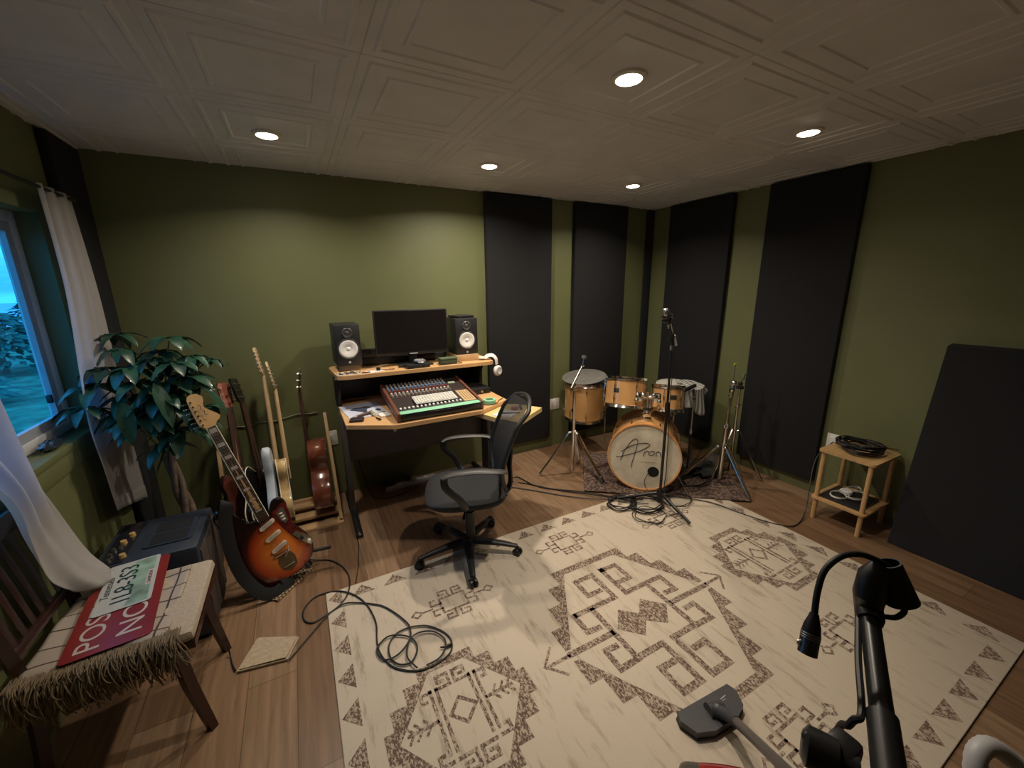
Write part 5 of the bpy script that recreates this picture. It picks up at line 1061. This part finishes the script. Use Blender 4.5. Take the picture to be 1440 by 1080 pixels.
for (o_, d_, L, w_) in (((-.47,2.60,1.12),(.45,-.1,-.75),.17,.036),((-.66,2.52,1.20),(.25,-.2,-1),.24,.036),((-.60,2.52,.93),(-.55,-.15,-.7),.23,.042),((-.56,2.55,.95),(.6,-.1,-.8),.16,.03),((-.79,2.52,1.12),(.05,-.15,-1),.22,.034)): leaflet(o_, d_, L, w_, .5)
lf.build('foliage', K['leaf'], pt, world=True, sharp=80); stt.build('stems', mat('green_stem',(.10,.14,.05),.6), pt, world=True)
# ------------------------------------------------------------------ wooden slat-back chair with blanket
wc = thing('wooden_chair', 'dark reddish wooden slat-back chair under the window with a woven blanket on its seat', 'chair', (-.70,1.79,0))
for (x,y) in ((-.50,1.60),(-.50,1.985)): MB().tube([(x-.03,y,.43),(x-.01,y,.22),(x+.025,y,.0)], [(.026,.022),(.024,.020),(.019,.017)], 4, flat=(1,0,0)).build('leg', K['darkwood'], wc, world=True)
for (y) in (1.61,1.975): MB().tube(cat_rom([(-.93,y,.0),(-.905,y,.22),(-.895,y,.44),(-.925,y,.66),(-.965,y,.90)],4), [(.022,.019)]*17, 4, flat=(1,0,0)).build('rear_post', K['darkwood'], wc, world=True)
MB().prism([(-.925,1.60),(-.46,1.575),(-.46,2.01),(-.925,1.985)], .395, .425).build('seat_frame', K['darkwood'], wc, world=True)
MB().box((-.962,1.79,.875),(.024,.38,.075),bev=.006).build('top_rail', K['darkwood'], wc, world=True)
MB().box((-.905,1.79,.535),(.022,.36,.035),bev=.004).build('lower_rail', K['darkwood'], wc, world=True)
for k in range(6): y = 1.655+.054*k; MB().tube([(-.905,y,.54),(-.930,y,.70),(-.958,y,.86)], [(.004,.014)]*3, 4, flat=(1,0,0)).build('slat', K['darkwood'], wc, world=True)
m = MB(); m.bx(-.90,-.455,1.565,2.02,.426,.475,bev=.022); m.build('seat_cushion', mat('cream_nubby_cushion',(.40,.33,.25),.95,var=.15,vscale=150,bump=1,bscale=260), wc, world=True)
bl = thing('woven_blanket', 'cream woven blanket with dark stripes and fringe folded on the wooden chair seat', 'blanket', (-.68,1.78,.476))
bm_ = mat('striped_blanket', (.5,.42,.34), .95, bump=.6, bscale=260); q = bm_.node_tree; a1 = q.nodes.new('ShaderNodeTexCoord'); b1 = q.nodes.new('ShaderNodeTexBrick'); b1.offset = 0; b1.inputs['Scale'].default_value = 1; b1.inputs['Brick Width'].default_value = .115; b1.inputs['Row Height'].default_value = .085; b1.inputs['Mortar Size'].default_value = .0035
b1.inputs['Color1'].default_value = (.38,.32,.27,1); b1.inputs['Color2'].default_value = (.34,.28,.23,1); b1.inputs['Mortar'].default_value = (.06,.038,.032,1); q.links.new(a1.outputs['Object'], b1.inputs[0]); q.links.new(b1.outputs[0], q.nodes['Principled BSDF'].inputs['Base Color'])
m = MB(); m.grid(lambda u, v: (-.89+.36*u+.0*v, 1.555+.425*v, .482+.006*math.sin(u*9+v*5)+.004*math.sin(v*13)-.018*max(0,(.06-v)/.06)), 30, 24); m.build('cloth', bm_, bl, world=True, solid=.008)
fg = MB(); R_ = random.Random(4); K['fringe'] = mat('tan_fringe',(.19,.14,.085),.95,var=.2)
rest = MB()
for i in range(400):
    x = -.905+.41*(i%100)/99+R_.uniform(-.004,.004); L = R_.uniform(.04,.12); a = R_.uniform(-.03,.03); k = i//100; y = 1.548+R_.uniform(-.010,.010)-.002*k
    pts = cat_rom([(x,y+.02+.01*k,.486),(x+a*.4,y-.012,.480-.006*k),(x+a,y-.018+R_.uniform(-.014,.012),.478-L*.5-.008*k),(x+a*1.5+R_.uniform(-.01,.01),y-.014,.478-L-.01*k)],3)
    (MB() if k == 0 else rest).tube(pts, .0019, 5) if k else MB().tube(pts, .0019, 5).build('fringe_strand', K['fringe'], bl, world=True)
o = rest.build('fringe', K['fringe'], bl, world=True); o['kind'] = 'stuff'
# signs on the seat
SX, SY = -.70, 1.835
def flatM(x, y, z, rz): return TR(x, y, z, rz)
# text runs towards +y with its top towards -x
sg = thing('no_entry_sign', 'red metal sign with white letters, lying on the blanket under the licence plate', 'sign', M=flatM(-.712,1.835,.4935,math.radians(96)))
K['sred'] = mat('red_sign_enamel',(.20,.022,.020),.30,var=.15,vscale=8); K['swhite'] = mat('white_sign_letter',(.48,.42,.40),.5)
m = MB(); m.prism(rrect(-.255,.265,-.115,.115,.018), 0, .002); m.build('sign_board', K['sred'], sg)
def letters(parent, txt, size, x, y, z, mtl, name='lettering', sx=1, align='LEFT'):
    vs, fs = text_mesh(txt, size, align=align); m = MB(); m.add([(x+v.x*sx, y+v.y, z+v.z+.0003) for v in vs], fs); return m.build(name, mtl, parent)
letters(sg, 'POSTED', .092, -.235, .050, .0022, K['swhite'], sx=1.15)
letters(sg, 'NO', .098, -.215, -.052, .0022, K['swhite'], sx=1.15)
lpM = flatM(-.722,1.945,.4985,math.radians(97))
lc = thing('licence_plate', 'white and green licence plate lying on top of the red sign on the chair', 'licence plate', M=lpM)
pm = mat('plate_white',(.46,.48,.48),.25,coat=.4)
m = MB(); m.prism(rrect(-.165,.165,-.083,.083,.014), 0, .0016); m.build('plate_blank', pm, lc)
gp_ = mat('plate_green_landscape', (.22,.33,.27), .3, var=.5, vscale=14)
m = MB(); m.add([(x,y,.0019) for x,y in [(-.155,-.070),(.155,-.070),(.155,-.005),(.09,.012),(.03,-.012),(-.03,.006),(-.09,-.018),(-.155,-.004)]],[tuple(range(8))]); m.build('green_hills', gp_, lc)
m = MB(); m.prism(rrect(-.055,.055,-.076,-.052,.003), .0019, .0024); m.build('county_strip', K['swhite'], lc)
letters(lc, 'Tennessee', .034, 0, .062, .0020, K['black'], align='CENTER')
letters(lc, '1L8-3S3', .082, 0, .008, .0024, mat('dark_green_ink',(.015,.04,.045),.4), align='CENTER')
letters(lc, 'DAVIDSON', .017, 0, -.064, .0026, K['black'], align='CENTER')
# bundle on the window sill
simple('sunglasses_case', crumple((XL-.035,2.44,WZ0+.012+.022),.055,16,8,(.55,1.35,.36)), mat('dark_glossy_bundle',(.03,.035,.045),.15,coat=.6), 'dark glossy crumpled pouch lying on the window sill', 'pouch', sharp=25)
# ------------------------------------------------------------------ foreground: clip stand, cable, vacuum cleaner
fs_ = thing('clip_stand', 'black microphone stand in the foreground with an empty microphone clip', 'microphone stand', (.412,.090,0))
A1 = Vector((.468,.100,1.217)); A2 = Vector((.587,.159,1.236)); AC = Vector((.424,.092,1.203)); dv = (A2-A1).normalized()
MB().cyl(A1-dv*.02, A2+dv*.005, .0102, .0100, 20).build('boom_tube', K['blackm'], fs_, world=True)
MB().cyl(A1-dv*.11, A1+dv*.002, .0130, .0130, 24).build('tube_collar', K['black'], fs_, world=True)
px_ = Vector((.412,.106,1.190)); up0 = Vector((0,0,1)); sdir = dv.cross(up0).normalized()
MB().lathe([(.0,.016),(.012,.016),(.018,.012),(.0185,.0),(.018,-.012),(.012,-.016),(.0,-.016)], px_-sdir*.016+dv*.0, sdir, 28).cyl(px_-sdir*.012, px_+sdir*.012, .013).box(px_+dv*.012+up0*.002, (.03,.026,.022), bev=.006).build('boom_clutch', K['black'], fs_, world=True)
MB().cyl(px_-sdir*.024+Vector((.0,.0,.008)), px_-sdir*.012, .0045).ball(px_-sdir*.028+Vector((.0,.0,.010)), .0058).build('clutch_knob', K['black'], fs_, world=True)
MB().cyl(Vector((px_.x,px_.y,.02)), px_-Vector((0,0,.01)), .0085).build('vertical_tube', K['blackm'], fs_, world=True)
MB().lathe([(.0,.030),(.02,.028),(.03,.018),(.12,.010),(.125,.0),(.0,.0)], (px_.x,px_.y,0.0), seg=40).build('round_base', K['blackm'], fs_, world=True)
CP = Vector((.604,.165,1.262))
MB().lathe([(.0,-.006),(.0125,-.006),(.0145,.0),(.0145,.020),(.0125,.024),(.0,.024)], A2-dv*.004, dv, 24).tube([A2+dv*.016, Vector((.590,.1645,1.262)), Vector((.597,.167,1.285)), Vector((.606,.165,1.296))], [.0145,.0165,.015,.010], 20).cyl(Vector((.588,.156,1.266)), Vector((.603,.168,1.262)), .009).build('swivel_joint', K['black'], fs_, world=True)
# clip: a wide open tapered sleeve
cd_ = (Vector((.635,.108,1.235))-Vector((.604,.160,1.292))).normalized()
ca_ = Vector((.622,.148,1.274)); ax = Vector((-.10,.30,.95)).normalized()
ct, cb = Vector((.616,.162,1.299)), Vector((.622,.143,1.254)); m = MB(); m.lathe([(.0115,.0),(.0135,.0),(.0175,-.050),(.0155,-.050)], ct, (ct-cb).normalized(), 32, closed=True); m.build('microphone_clip', K['black'], fs_, world=True)
MB().tube(cat_rom([Vector((.618,.138,1.250)), Vector((.612,.137,1.246)), Vector((.604,.141,1.240)), Vector((.594,.152,1.238))],6), .0032, 8).build('clip_cable_guide', K['black'], fs_, world=True)
xc = thing('microphone_cable', 'black cable with an XLR plug hanging from the foreground stand', 'cable', (.48,.17,1.22))
MB().tube(cat_rom([Vector((.616,.158,1.294)), Vector((.598,.172,1.306)), Vector((.575,.181,1.314)), Vector((.550,.187,1.3145)), Vector((.525,.190,1.303)), Vector((.507,.186,1.282)), Vector((.497,.181,1.260))],7), .0036, 10).build('cord', K['cable'], xc, world=True)
xa, xb = Vector((.497,.181,1.262)), Vector((.474,.172,1.214)); xd = (xb-xa).normalized()
MB().lathe([(.0,.0),(.0045,.0),(.006,.006),(.0085,.014),(.0095,.022),(.0,.022)], xa, xd, 24).build('strain_relief', K['black'], xc, world=True)
MB().lathe([(.0,.022),(.0098,.022),(.0098,.046),(.0085,.046),(.0085,.040),(.0,.040)], xa, xd, 28).build('plug_shell', mat('gunmetal',(.16,.15,.15),.3,.8), xc, world=True)
for h in (.023,.0255,.028): MB().ring(xa+xd*h, .0098, .0005, xd, 28).build('ring', K['steel'], xc, world=True)
MB().box(xa+xd*.034+Vector((-.0085,.006,0)), (.005,.004,.006), bev=.001).build('release_tab', K['steel'], xc, world=True)
simple('stand_cable', MB().tube(cat_rom([A2+dv*.005+Vector((-.012,.006,-.003)), A1.lerp(A2,.5)+Vector((-.010,.011,-.004)), A1+Vector((-.010,.013,-.002)), A1+Vector((-.022,.016,-.012)), Vector((.45,.13,1.12)), Vector((.42,.14,.6)), Vector((.43,.18,.06))],7), .0034, 8), K['cable'], 'black cable running along the boom of the foreground stand', 'cable')
# vacuum cleaner: floor head, wand, red body, hose
vc = thing('vacuum_cleaner', 'red vacuum cleaner whose dark grey floor head lies on the cream rug', 'vacuum cleaner', (1.15,.60,.012))
vh = frame((1.237,.705,.012), Vector((.997,-.07,0)).normalized(), Vector((.07,.997,0)).normalized(), (0,0,1))
K['vgrey'] = mat('dark_grey_vacuum_plastic',(.045,.045,.048),.45)
m = MB(); m.T = vh; m.prism([(-.135,.045),(.135,.045),(.145,.015),(.120,-.040),(.06,-.062),(-.06,-.062),(-.125,-.040),(-.148,.015)], .008, .036); m.build('floor_head', K['vgrey'], vc, world=True)
m = MB(); m.T = vh; m.prism([(-.137,.047),(.137,.047),(.147,.015),(.122,-.042),(.06,-.064),(-.06,-.064),(-.127,-.042),(-.150,.015)], .001, .008); m.build('brush_strip', K['rubber'], vc, world=True)
m = MB(); m.T = vh; m.box((.065,.012,.0365),(.045,.003,.001),rz=.1).box((.06,.004,.0365),(.03,.002,.001)); m.build('head_marking', mat('grey_print',(.4,.4,.4),.5), vc, world=True)
vj = vh @ Vector((.0,-.01,.045)); vk = Vector((1.235,.640,.085)); vl = Vector((1.166,.475,.20)); vm = Vector((1.00,.25,.39))
MB().cyl(vj-Vector((.03,-.008,0)), vj+Vector((.03,-.008,0)), .026).ball(vj+Vector((0,-.01,.004)), .030).tube([vj, vj.lerp(vk,.6), vk, vk.lerp(vl,.22)], [.024,.022,.021,.019], 16).build('swivel_neck', K['vgrey'], vc, world=True)
wm_ = mat('grey_metal_wand',(.16,.145,.135),.35,.6)
MB().cyl(vk.lerp(vl,.18), vm, .0165, .0165, 20).build('wand', wm_, vc, world=True)
m = MB(); c = Vector((.93,.43,.115)); m.tube(cat_rom([(.885,.520,.125),(.93,.492,.130),(1.0,.44,.126),(1.06,.385,.115),(1.12,.31,.085),(1.16,.27,.075)],5), [(.055,.05)]+[(.080+.02*math.sin(PI*i/24),.080) for i in range(1,25)]+[(.05,.05)], 24, flat=(0,0,1)); 
m.v = [Vector((v.x,v.y,max(v.z,.035))) for v in m.v]; m.build('red_body', K['red'], vc, world=True, sharp=50)
MB().tube(cat_rom([(.855,.540,.13),(.875,.527,.132),(.895,.513,.132),(.91,.503,.132)],4), [.03]+[.060,.072,.078,.081,.083,.083,.083,.083,.083,.083,.083]+[.07], 22).build('bumper', mat('olive_grey_bumper',(.06,.055,.045),.4), vc, world=True)
for s_ in (0,1): MB().lathe([(.0,.012),(.05,.012),(.055,.0),(.05,-.012),(.0,-.012)], Vector((.95,.36,.067)) if s_ else Vector((1.06,.50,.067)), (.5,.8,0), 24).build('wheel', K['vgrey'], vc, world=True)
hs = thing('vacuum_hose', 'pale grey ribbed vacuum hose arching at the bottom right corner', 'hose', (1.25,.10,.0))
hpts = cat_rom([(1.22,.02,.012),(1.18,.03,.35),(1.215,.10,.565),(1.262,.105,.612),(1.305,.075,.590),(1.34,.03,.53),(1.38,-.02,.33),(1.42,-.07,.03)],10)
MB().tube(hpts, [.0185+.0012*(i%2) for i in range(len(hpts))], 16).build('hose_tube', mat('pale_grey_hose',(.42,.41,.41),.45), hs, world=True)
MB().tube([hpts[-1], hpts[-1]+Vector((.01,-.01,-.022))], .026, 16).build('hose_cuff', K['vgrey'], hs, world=True)
